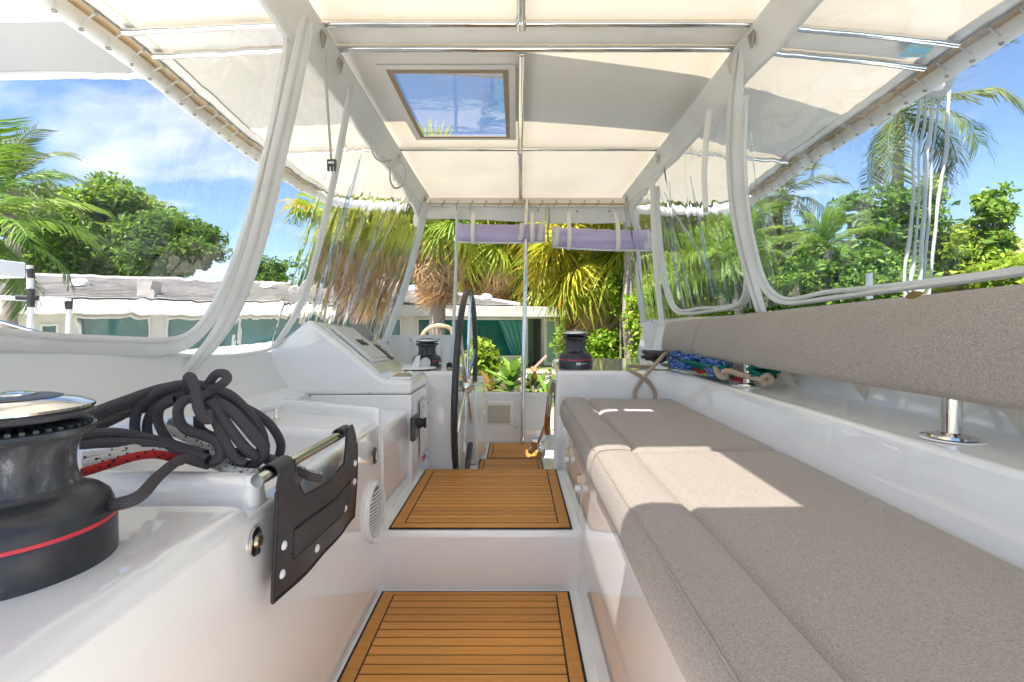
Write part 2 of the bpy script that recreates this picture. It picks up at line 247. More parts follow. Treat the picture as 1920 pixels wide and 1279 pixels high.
# ------------------------------------------------------------------ mesh helpers
class MB:
    def __init__(s): s.v = []; s.f = []; s.uv = {}
    def add(s, vs, fs):
        o = len(s.v); s.v += [tuple(x) for x in vs]; s.f += [tuple(o + i for i in f) for f in fs]; return o
    def box(s, a, b):
        x0, y0, z0 = a; x1, y1, z1 = b
        if x0 > x1: x0, x1 = x1, x0
        if y0 > y1: y0, y1 = y1, y0
        if z0 > z1: z0, z1 = z1, z0
        s.add([(x0, y0, z0), (x1, y0, z0), (x1, y1, z0), (x0, y1, z0), (x0, y0, z1), (x1, y0, z1), (x1, y1, z1), (x0, y1, z1)],
              [(3, 2, 1, 0), (4, 5, 6, 7), (0, 1, 5, 4), (1, 2, 6, 5), (2, 3, 7, 6), (3, 0, 4, 7)]); return s
    def hexa(s, lo, hi):                      # two quads (4 pts each), lo and hi in the same order
        s.add(list(lo) + list(hi), [(3, 2, 1, 0), (4, 5, 6, 7), (0, 1, 5, 4), (1, 2, 6, 5), (2, 3, 7, 6), (3, 0, 4, 7)]); return s
    def prism(s, poly, vec):                  # polygon in space swept along vec
        n = len(poly); vec = Vector(vec); A = [Vector(p) for p in poly]; B = [p + vec for p in A]
        s.add(A + B, [tuple(range(n - 1, -1, -1)), tuple(range(n, 2 * n))] + [(i, (i + 1) % n, n + (i + 1) % n, n + i) for i in range(n)]); return s
    def tube(s, pts, r, n=8, closed=False, cap=True, flat=None, twist=0.0):
        pts = [Vector(p) for p in pts]; m = len(pts)
        rr = r if isinstance(r, (list, tuple)) else [r] * m
        T = []
        for i in range(m):
            if closed: t = pts[(i + 1) % m] - pts[i - 1]
            else: t = pts[min(i + 1, m - 1)] - pts[max(i - 1, 0)]
            T.append(t.normalized() if t.length > 1e-9 else Vector((0, 0, 1)))
        up = Vector((0, 0, 1)) if abs(T[0].z) < 0.9 else Vector((1, 0, 0))
        nrm = (up - T[0] * up.dot(T[0])).normalized(); o = len(s.v); length = 0; ring = []
        for i in range(m):
            if i: 
                nrm = (nrm - T[i] * nrm.dot(T[i])); nrm = nrm.normalized() if nrm.length > 1e-6 else T[i].orthogonal().normalized()
                length += (pts[i] - pts[i - 1]).length
            bi = T[i].cross(nrm); row = []
            for k in range(n):
                a = 2 * math.pi * k / n + twist
                ca, sa = math.cos(a) * rr[i], math.sin(a) * rr[i]
                if flat: ca *= flat[0]; sa *= flat[1]
                row.append(len(s.v)); s.v.append(tuple(pts[i] + nrm * ca + bi * sa))
            ring.append((row, length))
        seg = m if closed else m - 1
        for i in range(seg):
            r0, l0 = ring[i]; r1, l1 = ring[(i + 1) % m]
            if closed and i == m - 1: l1 = l0 + (pts[0] - pts[-1]).length
            for k in range(n):
                k2 = (k + 1) % n; s.uv[len(s.f)] = [(k / n, l0), ((k + 1) / n, l0), ((k + 1) / n, l1), (k / n, l1)]
                s.f.append((r0[k], r0[k2], r1[k2], r1[k]))
        if cap and not closed:
            s.f.append(tuple(reversed(ring[0][0]))); s.f.append(tuple(ring[-1][0]))
        return s
    def lathe(s, prof, c=(0, 0, 0), axis=(0, 0, 1), n=32):
        ax = Vector(axis).normalized(); u = ax.orthogonal().normalized(); v = ax.cross(u); c = Vector(c); rows = []
        for r, h in prof:
            if r < 1e-6: s.v.append(tuple(c + ax * h)); rows.append([len(s.v) - 1])
            else:
                row = []
                for k in range(n):
                    a = 2 * math.pi * k / n; row.append(len(s.v)); s.v.append(tuple(c + ax * h + u * (r * math.cos(a)) + v * (r * math.sin(a))))
                rows.append(row)
        for a, b in zip(rows, rows[1:]):
            for k in range(n):
                k2 = (k + 1) % n
                if len(a) == 1 and len(b) == 1: continue
                if len(a) == 1: s.f.append((a[0], b[k], b[k2]))
                elif len(b) == 1: s.f.append((a[k], b[0], a[k2])) if False else s.f.append((a[k], a[k2], b[0]))
                else: s.f.append((a[k], a[k2], b[k2], b[k]))
        return s
    def grid(s, fn, nu, nv):
        o = len(s.v)
        for i in range(nu + 1):
            for j in range(nv + 1): s.v.append(tuple(fn(i / nu, j / nv)))
        for i in range(nu):
            for j in range(nv):
                a = o + i * (nv + 1) + j; s.f.append((a, a + nv + 1, a + nv + 2, a + 1))
        return s
    def sheet(s, fn, nu, nv, th):             # a grid with thickness along -normal (approx. via offset fn)
        def q(u, v): return Vector(fn(u, v))
        e = 1e-3
        def off(u, v):
            a = q(min(u + e, 1), v) - q(max(u - e, 0), v); b = q(u, min(v + e, 1)) - q(u, max(v - e, 0)); n = a.cross(b)
            return q(u, v) + (n.normalized() * th if n.length > 0 else Vector((0, 0, 0)))
        o1 = len(s.v); s.grid(q, nu, nv); o2 = len(s.v); k = len(s.f); s.grid(off, nu, nv)
        for i in range(k - nu * nv, k): s.f[i] = tuple(reversed(s.f[i]))
        w_ = nv + 1
        border = [i * w_ for i in range(nu)] + [nu * w_ + j for j in range(nv)] + [i * w_ + nv for i in range(nu, 0, -1)] + [j for j in range(nv, 0, -1)]
        for i in range(len(border)):
            a, b = border[i], border[(i + 1) % len(border)]; s.f.append((o1 + a, o1 + b, o2 + b, o2 + a))
        return s
    def mesh(s, name, m=None, smooth=35):
        me = bpy.data.meshes.new(name); me.from_pydata(s.v, [], s.f)
        if s.uv:
            ul = me.uv_layers.new(name='UVMap'); dat = np.zeros((len(me.loops), 2), np.float32); 
            for p in me.polygons:
                u = s.uv.get(p.index)
                if u:
                    for li, c in zip(p.loop_indices, u): dat[li] = c
            ul.data.foreach_set('uv', dat.ravel())
        if m: me.materials.append(m)
        bm = bmesh.new(); bm.from_mesh(me); bmesh.ops.recalc_face_normals(bm, faces=bm.faces); bm.to_mesh(me); bm.free()
        if smooth:
            me.polygons.foreach_set('use_smooth', [True] * len(me.polygons)); me.set_sharp_from_angle(angle=R(smooth))
        me.update(); return me
def spline(pts, n=8, closed=False):           # Catmull-Rom through points
    pts = [Vector(p) for p in pts]; m = len(pts); outp = []
    rng = m if closed else m - 1
    for i in range(rng):
        if closed: p0, p1, p2, p3 = pts[i - 1], pts[i], pts[(i + 1) % m], pts[(i + 2) % m]
        else: p0, p1, p2, p3 = pts[max(i - 1, 0)], pts[i], pts[i + 1], pts[min(i + 2, m - 1)]
        for k in range(n):
            t = k / n
            outp.append(0.5 * ((2 * p1) + (-p0 + p2) * t + (2 * p0 - 5 * p1 + 4 * p2 - p3) * t * t + (-p0 + 3 * p1 - 3 * p2 + p3) * t ** 3))
    if not closed: outp.append(pts[-1])
    return outp
def tag(o, label=None, cat=None, group=None, kind=None):
    if label: o['label'] = label
    if cat: o['category'] = cat
    if group: o['group'] = group
    if kind: o['kind'] = kind
    return o
def worldloc(o):
    v = Vector((0, 0, 0))
    while o: v += o.location; o = o.parent
    return v
def thing(name, label, cat, loc=(0, 0, 0), group=None):
    o = bpy.data.objects.new(name, None); COL.objects.link(o); o.empty_display_size = 0.1; o.location = loc
    return tag(o, label, cat, group)
def ob(name, mb, m, parent=None, bevel=0.0, seg=3, smooth=35, local=False):
    me = mb if isinstance(mb, bpy.types.Mesh) else mb.mesh(name, m, smooth)
    o = bpy.data.objects.new(name, me); COL.objects.link(o)
    if parent:
        o.parent = parent
        if not local: o.location = -worldloc(parent)
    if bevel:
        bv = o.modifiers.new('edge', 'BEVEL'); bv.width = bevel; bv.segments = seg; bv.limit_method = 'ANGLE'; bv.angle_limit = R(28); bv.harden_normals = False
    return o
def copy_tree(o, parent=None):
    c = o.copy(); COL.objects.link(c); c.parent = parent
    for ch in list(o.children): copy_tree(ch, c)
    return c
# ================================================================== large structure: water, ground, hull
def struct(name, mb, m, **k):
    o = ob(name, mb, m, **k); o['kind'] = 'structure'; return o
Z0, Z2 = -0.91, -0.70                       # cockpit floor and raised helm step (camera at 0)
GZ = -2.05                                  # garden level
water_m = mat('water', (0.02, 0.06, 0.06), 0.05); bump(water_m, noise(water_m.node_tree, 1.5, 4), 0.4, 0.05)
lawn_m = mat('ground_cover_soil', (0.10, 0.13, 0.03), 0.9)
_n = lawn_m.node_tree; L(_n, ramp(_n, noise(_n, 1.2, 8, 0.7), [(0.3, (0.05, 0.08, 0.015)), (0.5, (0.12, 0.15, 0.035)), (0.7, (0.24, 0.19, 0.10))]), bsdf(lawn_m).inputs['Base Color'])
patio_m = mat('pale_patio', (0.46, 0.42, 0.36), 0.8); L(patio_m.node_tree, ramp(patio_m.node_tree, noise(patio_m.node_tree, 3, 6), [(0.3, (0.40, 0.36, 0.30)), (0.7, (0.52, 0.48, 0.42))]), bsdf(patio_m).inputs['Base Color'])
conc_m = mat('seawall_concrete', (0.38, 0.36, 0.33), 0.85)
struct('water', MB().grid(lambda u, v: (-400 + 800 * u, -400 + 408.8 * v, -3.6), 4, 4), water_m)
struct('ground', MB().grid(lambda u, v: (-900 + 1800 * u, 9 + 1800 * v, GZ), 8, 8), lawn_m)
struct('patio', MB().box((-16, 9.3, GZ + 0.004), (4.5, 21.2, GZ + 0.03)), patio_m)
sw = struct('seawall', MB().box((-400, 8.7, -4.4), (400, 9.0, GZ + 0.06)), conc_m)

hull = thing('catamaran_hull', 'white cabin roof of the catamaran under the flybridge cockpit', 'boat hull', (0, 1.5, -3.2))
ob('cabin_roof', MB().box((-2.6, -2.2, -1.30), (2.4, 4.05, -1.03)), gel, hull, bevel=0.1)
ob('fore_roof', MB().prism([(-1.7, -2.2, -1.3), (-1.7, -2.2, -.62), (-3.2, -2.2, -.74), (-5.2, -2.2, -1.1), (-5.4, -2.2, -1.9), (-2.7, -2.2, -1.9)], (0, 6.25, 0)), gel, hull, bevel=.06)
for x in (-1, 1): pass
for yy in (-2.2, 2.6):
    ob('hull', MB().prism([(-5.5, yy, -3.9), (4.5, yy, -3.9), (5.0, yy, -1.9), (-6.5, yy, -1.9)], (0, 1.7, 0)), gel, hull, bevel=0.12)
ob('cabin', MB().box((-2.8, -2.1, -2.2), (2.6, 4.0, -1.302)), gel, hull, bevel=0.1)

# ================================================================== moulded cockpit
deck = thing('cockpit_moulding', 'glossy white moulded flybridge cockpit with stepped floor, side deck and rope tray', 'boat deck', (0, 1, -1.02))
fl = MB()
fl.box((-0.62, -1.2, -1.02), (0.40, 1.66, Z0))
ob('floor', fl, gel, deck)
ob('aft_bulkhead', MB().box((-1.9, -1.7, -1.02), (1.22, -1.25, -0.25)), gel, deck, bevel=.04)
ob('floor', MB().box((-0.72, 2.30, -1.02), (0.40, 3.98, Z0 - 0.002)), gel, deck)
# helm step: sloped rounded riser
ob('step', MB().prism([(-0.50, 1.645, Z0 - 0.05), (-0.50, 1.618, Z2), (-0.50, 2.316, Z2), (-0.50, 2.325, Z0 - 0.05)], (0.76, 0, 0)), gel, deck, bevel=0.02)
# left inner wall + winch deck (one solid), gently raked
WX0, WX1 = -0.462, -0.487
def raked(y0, y1, top, x_in0=WX0, x_in1=WX1, back=-1.18, bot=-1.02):
    return MB().prism([(x_in0, y0, bot), (x_in1, y0, top), (back, y0, top), (back, y0, bot)], (0, y1 - y0, 0))
DZ = -0.33
ob('side_deck', raked(-1.2, 0.90, DZ), gel, deck, bevel=0.035, seg=5)
lip = MB().prism([(WX1 - 0.003, 0.90, -0.5), (WX1 - 0.008, 0.905, -0.298), (WX1 - 0.008, 0.955, -0.287), (WX1 - 0.003, 0.985, -0.5)], (-0.70, 0.045, 0))
ob('tray_lip', lip, gel, deck, bevel=0.022, seg=4)
ob('rope_tray', raked(0.89, 1.60, -0.435), gel, deck, bevel=0.02)
ob('inner_wall', MB().prism([(WX0 + 0.002, -1.25, -1.0), (WX1 + 0.002, -1.25, -0.350), (WX1 - 0.045, -1.25, -0.350), (WX1 - 0.045, -1.25, -1.0)], (0, 2.95, 0)), gel, deck, bevel=0.012, seg=4)
# locker beyond the tray (its front edge runs a little skew)
ob('locker', MB().hexa([(-0.480, 1.50, -1.0), (-0.480, 1.715, -1.0), (-1.16, 2.0, -1.0), (-1.16, 1.66, -1.0)],
                       [(-0.489, 1.49, -0.340), (-0.489, 1.71, -0.338), (-1.16, 2.0, -0.335), (-1.16, 1.66, -0.335)]), gel, deck, bevel=0.025, seg=4)
ob('coaming_wall', MB().hexa([(-0.478, 1.685, -1.0), (-0.478, 1.73, -1.0), (-1.2, 2.06, -1.0), (-1.2, 1.98, -1.0)],
                             [(-0.484, 1.690, -0.298), (-0.484, 1.725, -0.298), (-1.2, 2.06, -0.296), (-1.2, 1.99, -0.296)]), gel, deck, bevel=0.016, seg=4)
ob('locker', MB().hexa([(-0.476, 1.72, -1.0), (-0.470, 2.10, -1.0), (-1.16, 2.15, -1.0), (-1.16, 1.9, -1.0)],
                       [(-0.482, 1.72, -0.385), (-0.474, 2.10, -0.372), (-1.16, 2.15, -0.37), (-1.16, 1.9, -0.37)]), gel, deck, bevel=0.02, seg=4)
# sloping dash under the windscreens, with a flat ledge at its foot
def dash(u, v):
    y = -0.8 + u * 4.75
    zt = -0.035 - 0.085 * min(1, max(0, (y - 1.15) / 0.5)) if y < 1.7 else -0.12
    xt = -1.045 + 0.32 * zt + 0.012
    x = xt + v * (0.055 + 0.05 * v); z = zt - v * 0.19
    return (x, y, z)
ob('dash_panel', MB().grid(dash, 40, 10), gel_matte, deck)
ob('dash_panel', MB().box((-1.9, -0.9, -1.0), (-1.13, 3.95, -0.14)), gel, deck, bevel=0.03)
ob('ledge', MB().prism([(-0.84, -1.2, -1.0), (-0.86, -1.2, -0.335), (-1.2, -1.2, -0.215), (-1.2, -1.2, -1.0)], (0, 2.2, 0)), gel, deck, bevel=0.02)
ob('ledge', MB().prism([(-0.90, 0.98, -1.0), (-0.91, 0.98, -0.30), (-1.2, 0.98, -0.212), (-1.2, 0.98, -1.0)], (0, 1.2, 0)), gel, deck, bevel=0.02)
# small fittings on the inner wall
def disc_x(c, r, th, n=28, ey=1.0):           # a round fitting on a wall that faces +X
    prof = [(0, th), (r * 0.75, th), (r, th * 0.55), (r, 0), (0, 0)]
    b = MB().lathe(prof, (0, 0, 0), (1, 0, 0), n); b.v = [(c[0] + x, c[1] + y * ey, c[2] + z) for x, y, z in b.v]; return b
WN = Vector((1, 0, 0.04))
lt = ob('latch', disc_x((-0.482, 0.885, -0.401), 0.026, 0.006, ey=0.8), steel, deck)
ob('turn_button', MB().lathe([(0, .006), (.010, .005), (.014, 0), (0, 0)], (-0.476, 0.885, -0.399), (1, 0, 0), 16), dsteel, lt)
ob('keyhole', MB().lathe([(0, .003), (.006, .002), (.006, 0), (0, 0)], (-0.476, 0.885, -0.418), (1, 0, 0), 12), darkp, lt)
fp = ob('filler_cap', disc_x((-0.473, 1.60, -0.438), 0.028, 0.006, ey=0.75), blackp, deck)
ob('slot', MB().box((-0.467, 1.597, -0.452), (-0.4655, 1.603, -0.424)), whitep, fp)
# tray handrail
hr = thing('grab_bar', 'small polished steel grab bar on top of the white locker behind the grey rope', 'grab bar', PZ(515, 786, -0.335))
a, b = P(516, 765, 1.72), P(440, 786, 1.42)
ob('bar', MB().tube([a, b], 0.0075, 10), steel, hr)
ob('leg', MB().tube([P(517, 766, 1.715), P(518, 786, 1.70)], 0.007, 10), steel, hr)
ob('foot', MB().lathe([(0, .004), (.012, .003), (.014, 0), (0, 0)], P(518, 787, 1.70), (0, 0, 1), 16), steel, hr)

# ---- speaker
sp = thing('speaker', 'round white loudspeaker with slotted grille low on the white inner wall', 'speaker', (-0.466, 1.60, -0.62))
SR = 0.098; c = Vector((-0.476, 1.595, -0.622))
ob('rim', MB().lathe([(SR, 0), (SR, .012), (SR * .96, .016), (SR * .86, .0145), (SR * .82, .011), (0, .011)], c, (1, 0, 0.02), 48), whitep, sp)
for k in range(15):
    z = -0.070 + k * 0.010; h = math.sqrt(max(0.0001, 0.079 ** 2 - z * z)); bl = .0255 - 1.6 * z * z
    ob('grille_bar', MB().tube([c + Vector((.0135, -h, z)), c + Vector((bl - .002, -h * .5, z)), c + Vector((bl, 0, z)), c + Vector((bl - .002, h * .5, z)), c + Vector((.0135, h, z))], 0.0028, 6), whitep, sp)
ob('cone', MB().lathe([(0, .013), (.03, .0128), (.074, .0122), (.08, 0.0115)], c, (1, 0, .02), 32), greyp, sp)
for a in (45, 135, 225, 315):
    ob('screw_cover', MB().lathe([(0, .004), (.007, .003), (.007, 0), (0, 0)], c + Vector((.013, SR * .89 * math.cos(R(a)), SR * .89 * math.sin(R(a)))), (1, 0, 0), 10), lgreyp, sp)

# ================================================================== helm console
con = thing('helm_console', 'white wedge shaped helm console with instrument panel behind the grey rope', 'helm console', (-0.8, 2.4, -0.7))
cw = MB()
front = [(-0.457, -0.25), (-0.457, -0.308), (-1.30, -0.308), (-1.17, -0.20), (-0.905, 0.024), (-0.585, -0.243)]
def ypl(x): return 2.105
def yback(x, z): return 2.46 + (abs(x) - 0.457) * 0.95
A = [Vector((x, 2.105 - 0.03 * (abs(x) - .457), z)) for x, z in front]; B = [Vector((x, yback(x, z), z - (0.05 if z > -0.1 else 0.0))) for x, z in front]
n = len(A); cw.add(A + B, [tuple(range(n)), tuple(range(2 * n - 1, n - 1, -1))] + [(i, n + i, n + (i + 1) % n, (i + 1) % n) for i in range(n)])
ob('hood', cw, gel, con, bevel=0.018, seg=4)
ob('pedestal_body', MB().hexa([(-0.455, 2.11, -1.0), (-0.445, 2.47, -1.0), (-1.16, 2.9, -1.0), (-1.16, 2.11, -1.0)],
                              [(-0.459, 2.10, -0.3095), (-0.459, 2.465, -0.313), (-1.16, 2.9, -0.313), (-1.16, 2.10, -0.3095)]), gel, con, bevel=0.006, seg=4)
for q in ((581, 743), (693, 738)):
    ob('screw', MB().lathe([(0, .003), (.005, .002), (.005, 0), (0, 0)], P(q[0], q[1], 2.085), (0, -1, 0), 10), dsteel, con)
# slanted instrument face: frame with origin at the apex, e_s down the slope, e_d away from camera
ap = Vector((-0.905, 2.09, 0.024)); e_s = (Vector((-0.585, 0, -0.243)) - Vector((-0.905, 0, 0.024))).normalized(); e_d = Vector((0, 1, -0.05)).normalized(); e_n = e_d.cross(e_s).normalized()
if e_n.z < 0: e_n = -e_n
SL = 0.417
def S(s, d, n=0.0): return ap + e_s * s + e_d * d + e_n * n
def plate(s0, s1, d0, d1, th, n0=0.002):
    return MB().hexa([S(s0, d0, n0), S(s0, d1, n0), S(s1, d1, n0), S(s1, d0, n0)], [S(s0, d0, n0 + th), S(s0, d1, n0 + th), S(s1, d1, n0 + th), S(s1, d0, n0 + th)])
ob('instrument_panel', plate(0.035, 0.385, 0.045, 0.52, 0.006), gel, con, bevel=0.004)
cov = ob('display_cover', plate(0.07, 0.30, 0.08, 0.37, 0.018, 0.009), lgreyp, con, bevel=0.008)
ob('cover_lip', plate(0.285, 0.315, 0.09, 0.36, 0.012, 0.009), lgreyp, cov, bevel=0.004)
fc = bpy.data.curves.new('brand_text', 'FONT'); fc.body = 'B&G'; fc.size = 0.062; fc.extrude = 0.0006; fc.offset = 0.001; fc.align_x = 'CENTER'; fc.materials.append(inkb)
_ft = bpy.data.objects.new('lettering_source', fc); COL.objects.link(_ft); bpy.context.view_layer.update()
_me = bpy.data.meshes.new_from_object(_ft.evaluated_get(bpy.context.evaluated_depsgraph_get())); bpy.data.objects.remove(_ft); _me.materials.clear(); _me.materials.append(inkb)
ft = bpy.data.objects.new('lettering', _me); COL.objects.link(ft); ft.parent = cov
mt = Matrix((e_d, -e_s, e_n)).transposed().to_4x4(); mt.translation = S(0.21, 0.225, 0.0285) - worldloc(cov); ft.matrix_local = mt
hd = ob('instrument_hood', MB().hexa([S(0.03, .46, 0), S(0.03, .56, 0), S(0.15, .56, 0), S(0.15, .46, 0)], [S(0.045, .47, .045), S(0.045, .55, .045), S(0.14, .55, .035), S(0.14, .47, .035)]), greyp, con, bevel=0.01)
swp = ob('switch_panel', plate(0.185, 0.31, 0.44, 0.50, 0.012, 0.006), blackp, con, bevel=0.008)
for k in range(5):
    ob('button', plate(0.195 + k * .022, 0.209 + k * .022, 0.455, 0.485, 0.004, 0.018), greyp, swp)
    ob('button_mark', plate(0.199 + k * .022, 0.204 + k * .022, 0.463, 0.477, 0.0008, 0.0222), inkw, swp)
ob('tray', MB().box((-0.57, 2.15, -0.250), (-0.47, 2.40, -0.236)), gel, con, bevel=0.006)
# side face: control box with key, recessed switch panel, red tab
kx = -0.452
ctl = ob('engine_control', MB().box((kx, 2.035, -0.50), (kx + 0.022, 2.135, -0.395)), blackp, con, bevel=0.009)
ob('key_switch', MB().lathe([(.0, .03), (.018, .028), (.024, .0), (0, 0)], (kx + .02, 2.11, -0.435), (1, 0, 0.1), 20), blackr, ctl)
ob('key', MB().box((kx + .048, 2.098, -0.455), (kx + .056, 2.122, -0.41)), blackr, ctl, bevel=0.003)
rec = ob('switch_recess', MB().box((kx - .001, 2.25, -0.62), (kx + .008, 2.42, -0.36)), lgreyp, con, bevel=0.003)
ob('recess_back', MB().box((kx + .0078, 2.27, -0.60), (kx + .0095, 2.40, -0.47)), whitep, rec)
ob('cover_plate', MB().box((kx + .0078, 2.27, -0.455), (kx + .011, 2.40, -0.375)), whitep, rec, bevel=0.002)
for q in ((2.285, -.44), (2.385, -.44), (2.285, -.39), (2.385, -.39)):
    ob('screw', MB().lathe([(0, .002), (.004, .0015), (.004, 0), (0, 0)], (kx + .011, *q), (1, 0, 0), 8), darkp, rec)
ob('red_tab', MB().box((kx + .006, 2.30, -0.655), (kx + .012, 2.34, -0.632)), redstripe, con)

# ================================================================== steering pedestal, wheel
ped = thing('steering_pedestal', 'white steering pedestal carrying the large black wheel seen edge on', 'pedestal', (-0.5, 2.7, Z0))
ob('body', MB().hexa([(-0.312, 2.50, Z0), (-0.312, 3.02, Z0), (-1.0, 3.05, Z0), (-1.0, 2.50, Z0)], [(-0.322, 2.50, -0.246), (-0.322, 3.0, -0.246), (-1.0, 3.0, -0.246), (-1.0, 2.5, -0.246)]), gel, ped, bevel=0.02, seg=4)
ob('foot', MB().hexa([(-0.25, 3.10, Z0), (-0.21, 3.42, Z0), (-0.7, 3.42, Z0), (-0.7, 3.10, Z0)], [(-0.262, 3.10, -0.392), (-0.235, 3.40, -0.392), (-0.7, 3.40, -0.392), (-0.7, 3.10, -0.392)]), gel, ped, bevel=0.02, seg=4)
wc = Vector((-0.285, 2.76, -0.355)); WR = 0.545
tilt = R(1.5)
def wp(a, r, o=0): return wc + Vector((o + math.sin(tilt) * r * math.sin(a), r * math.cos(a), r * math.sin(a)))
wh = ob('steering_wheel', MB().tube([wp(2 * math.pi * k / 96, WR) for k in range(96)], 0.0165, 14, closed=True), leather, ped); wh['label'] = 'large black leather wheel with steel spokes seen edge on'
st = MB()
for k in range(150):
    a = 2 * math.pi * k / 150
    st.tube([wp(a - .006, WR - .0155, -.008), wp(a + .006, WR - .0155, .008)], 0.0022, 4)
so = ob('stitching', st, greyp, wh); so['kind'] = 'stuff'
for k in range(6):
    a = 2 * math.pi * (k + 0.35) / 6
    ob('spoke', MB().tube([wp(a, 0.03, .0), wp(a, WR - 0.012)], 0.009, 10), steel, wh)
ob('hub', MB().lathe([(0, .03), (.035, .028), (.045, .01), (.045, -.012), (.03, -.03), (.022, -.06), (0, -.06)], wc, (1, 0, 0), 28), steel, wh)
ob('hub_bracket', MB().box(wc + Vector((-.05, -.035, -.022)), wc + Vector((.045, .035, .002))), dsteel, wh, bevel=0.004)

# ================================================================== winches (one kind, three copies)
def make_winch():
    r = thing('winch', 'w', 'winch', (0, 0, 0), 'black sheet winches')
    ob('base', MB().lathe([(0, 0), (.1, 0), (.1, .012), (.0995, .047), (.0985, .049)], n=64), blackp, r, local=True)
    ob('red_ring', MB().lathe([(.0985, .049), (.0990, .0495), (.0988, .0535), (.098, .054)], n=64), redstripe, r, local=True)
    ob('skirt', MB().lathe([(.098, .054), (.0965, .066), (.092, .079), (.083, .088), (.070, .094), (.064, .098), (.062, .103)], n=64), blackp, r, local=True)
    prof = [(.062, .103), (.058, .112), (.0565, .122), (.0565, .145), (.060, .157), (.066, .166), (.076, .171)]
    d = MB(); n = 96
    for i, (rr, h) in enumerate(prof):
        for k in range(n):
            a = 2 * math.pi * k / n + h * 5
            q = rr + (0.0032 * max(0, math.sin(a * 11)) ** 0.5 if 0 < i < 5 else 0)
            d.v.append((q * math.cos(a), q * math.sin(a), h))
    for i in range(len(prof) - 1):
        for k in range(n): d.f.append((i * n + k, i * n + (k + 1) % n, (i + 1) * n + (k + 1) % n, (i + 1) * n + k))
    ob('drum', d, drum, r, local=True)
    ob('lower_jaw', MB().lathe([(.060, .170), (.076, .171), (.079, .175), (.078, .179), (.066, .181), (.05, .181)], n=64), blackp, r, local=True)
    tj = MB()
    for k in range(40):
        a = 2 * math.pi * k / 40; u = Vector((math.cos(a), math.sin(a), 0)); t = Vector((-u.y, u.x, 0))
        tj.hexa([u * .052 - t * .002 + Vector((0, 0, .180)), u * .052 + t * .002 + Vector((0, 0, .180)), u * .074 + t * .0025 + Vector((0, 0, .180)), u * .074 - t * .0025 + Vector((0, 0, .180))],
                [u * .052 - t * .002 + Vector((0, 0, .187)), u * .052 + t * .002 + Vector((0, 0, .187)), u * .074 + t * .0025 + Vector((0, 0, .184)), u * .074 - t * .0025 + Vector((0, 0, .184))])
    o = ob('jaw_teeth', tj, blackp, r, local=True); o['kind'] = 'stuff'
    ob('upper_jaw', MB().lathe([(.045, .183), (.05, .190), (.074, .193), (.077, .197), (.074, .201), (.05, .201)], n=64), blackp, r, local=True)
    ob('chrome_rim', MB().lathe([(.0735, .201), (.0765, .2035), (.0762, .207), (.062, .2145), (.045, .2185)], n=64), steel, r, local=True)
    ob('top_cover', MB().lathe([(.0452, .2192), (.038, .2215), (.02, .2225), (.02, .218)], n=48), blackp, r, local=True)
    ob('handle_socket', MB().lathe([(.021, .219), (.021, .2245), (.015, .226), (.0105, .225), (.009, .216), (0, .216)], n=32), steel, r, local=True)
    ob('stripper_arm', MB().box((.02, -.012, .197), (.088, .012, .204)), blackp, r, bevel=.004, local=True)
    for i in range(5):
        a = R(-93 + i * 3.2); u = Vector((math.cos(a), math.sin(a), 0)); t = Vector((-u.y, u.x, 0)) * .0019
        ob('label_mark', MB().hexa([u * .0998 - t + Vector((0, 0, .023)), u * .0998 + t + Vector((0, 0, .023)), u * .0998 + t + Vector((0, 0, .038)), u * .0998 - t + Vector((0, 0, .038))],
                                   [u * .1006 - t + Vector((0, 0, .023)), u * .1006 + t + Vector((0, 0, .023)), u * .1006 + t + Vector((0, 0, .038)), u * .1006 - t + Vector((0, 0, .038))]), inkw, r, local=True)
    for i in range(2):
        a = R(-72 + i * 9); u = Vector((math.cos(a), math.sin(a), 0)); t = Vector((-u.y, u.x, 0)) * .005
        ob('label_mark', MB().hexa([u * .0998 - t + Vector((0, 0, .029)), u * .0998 + t + Vector((0, 0, .029)), u * .0998 + t + Vector((0, 0, .034)), u * .0998 - t + Vector((0, 0, .034))],
                                   [u * .1008 - t + Vector((0, 0, .029)), u * .1008 + t + Vector((0, 0, .029)), u * .1008 + t + Vector((0, 0, .034)), u * .1008 - t + Vector((0, 0, .034))]), inkw, r, local=True)
    return r
w1 = make_winch(); w1['label'] = 'big black winch with red band and chrome rim beside the grey rope'
w2 = copy_tree(w1); w2['label'] = 'black winch with red band and white print on box at head of sofa'
w3 = copy_tree(w1); w3['label'] = 'small distant black winch on pedestal left of the steering wheel'
w1.location = (-0.685, 0.655, DZ + 0.0); w1.scale = (1.10, 1.10, 1.05); w1.rotation_euler = (0, 0, R(150))
w2.location = (0.316, 2.56, -0.232); w2.scale = (0.90,) * 3; w2.rotation_euler = (0, 0, R(0))
w3.location = (-0.515, 2.77, -0.246); w3.scale = (0.83, 0.83, 0.74); w3.rotation_euler = (0, 0, R(70))
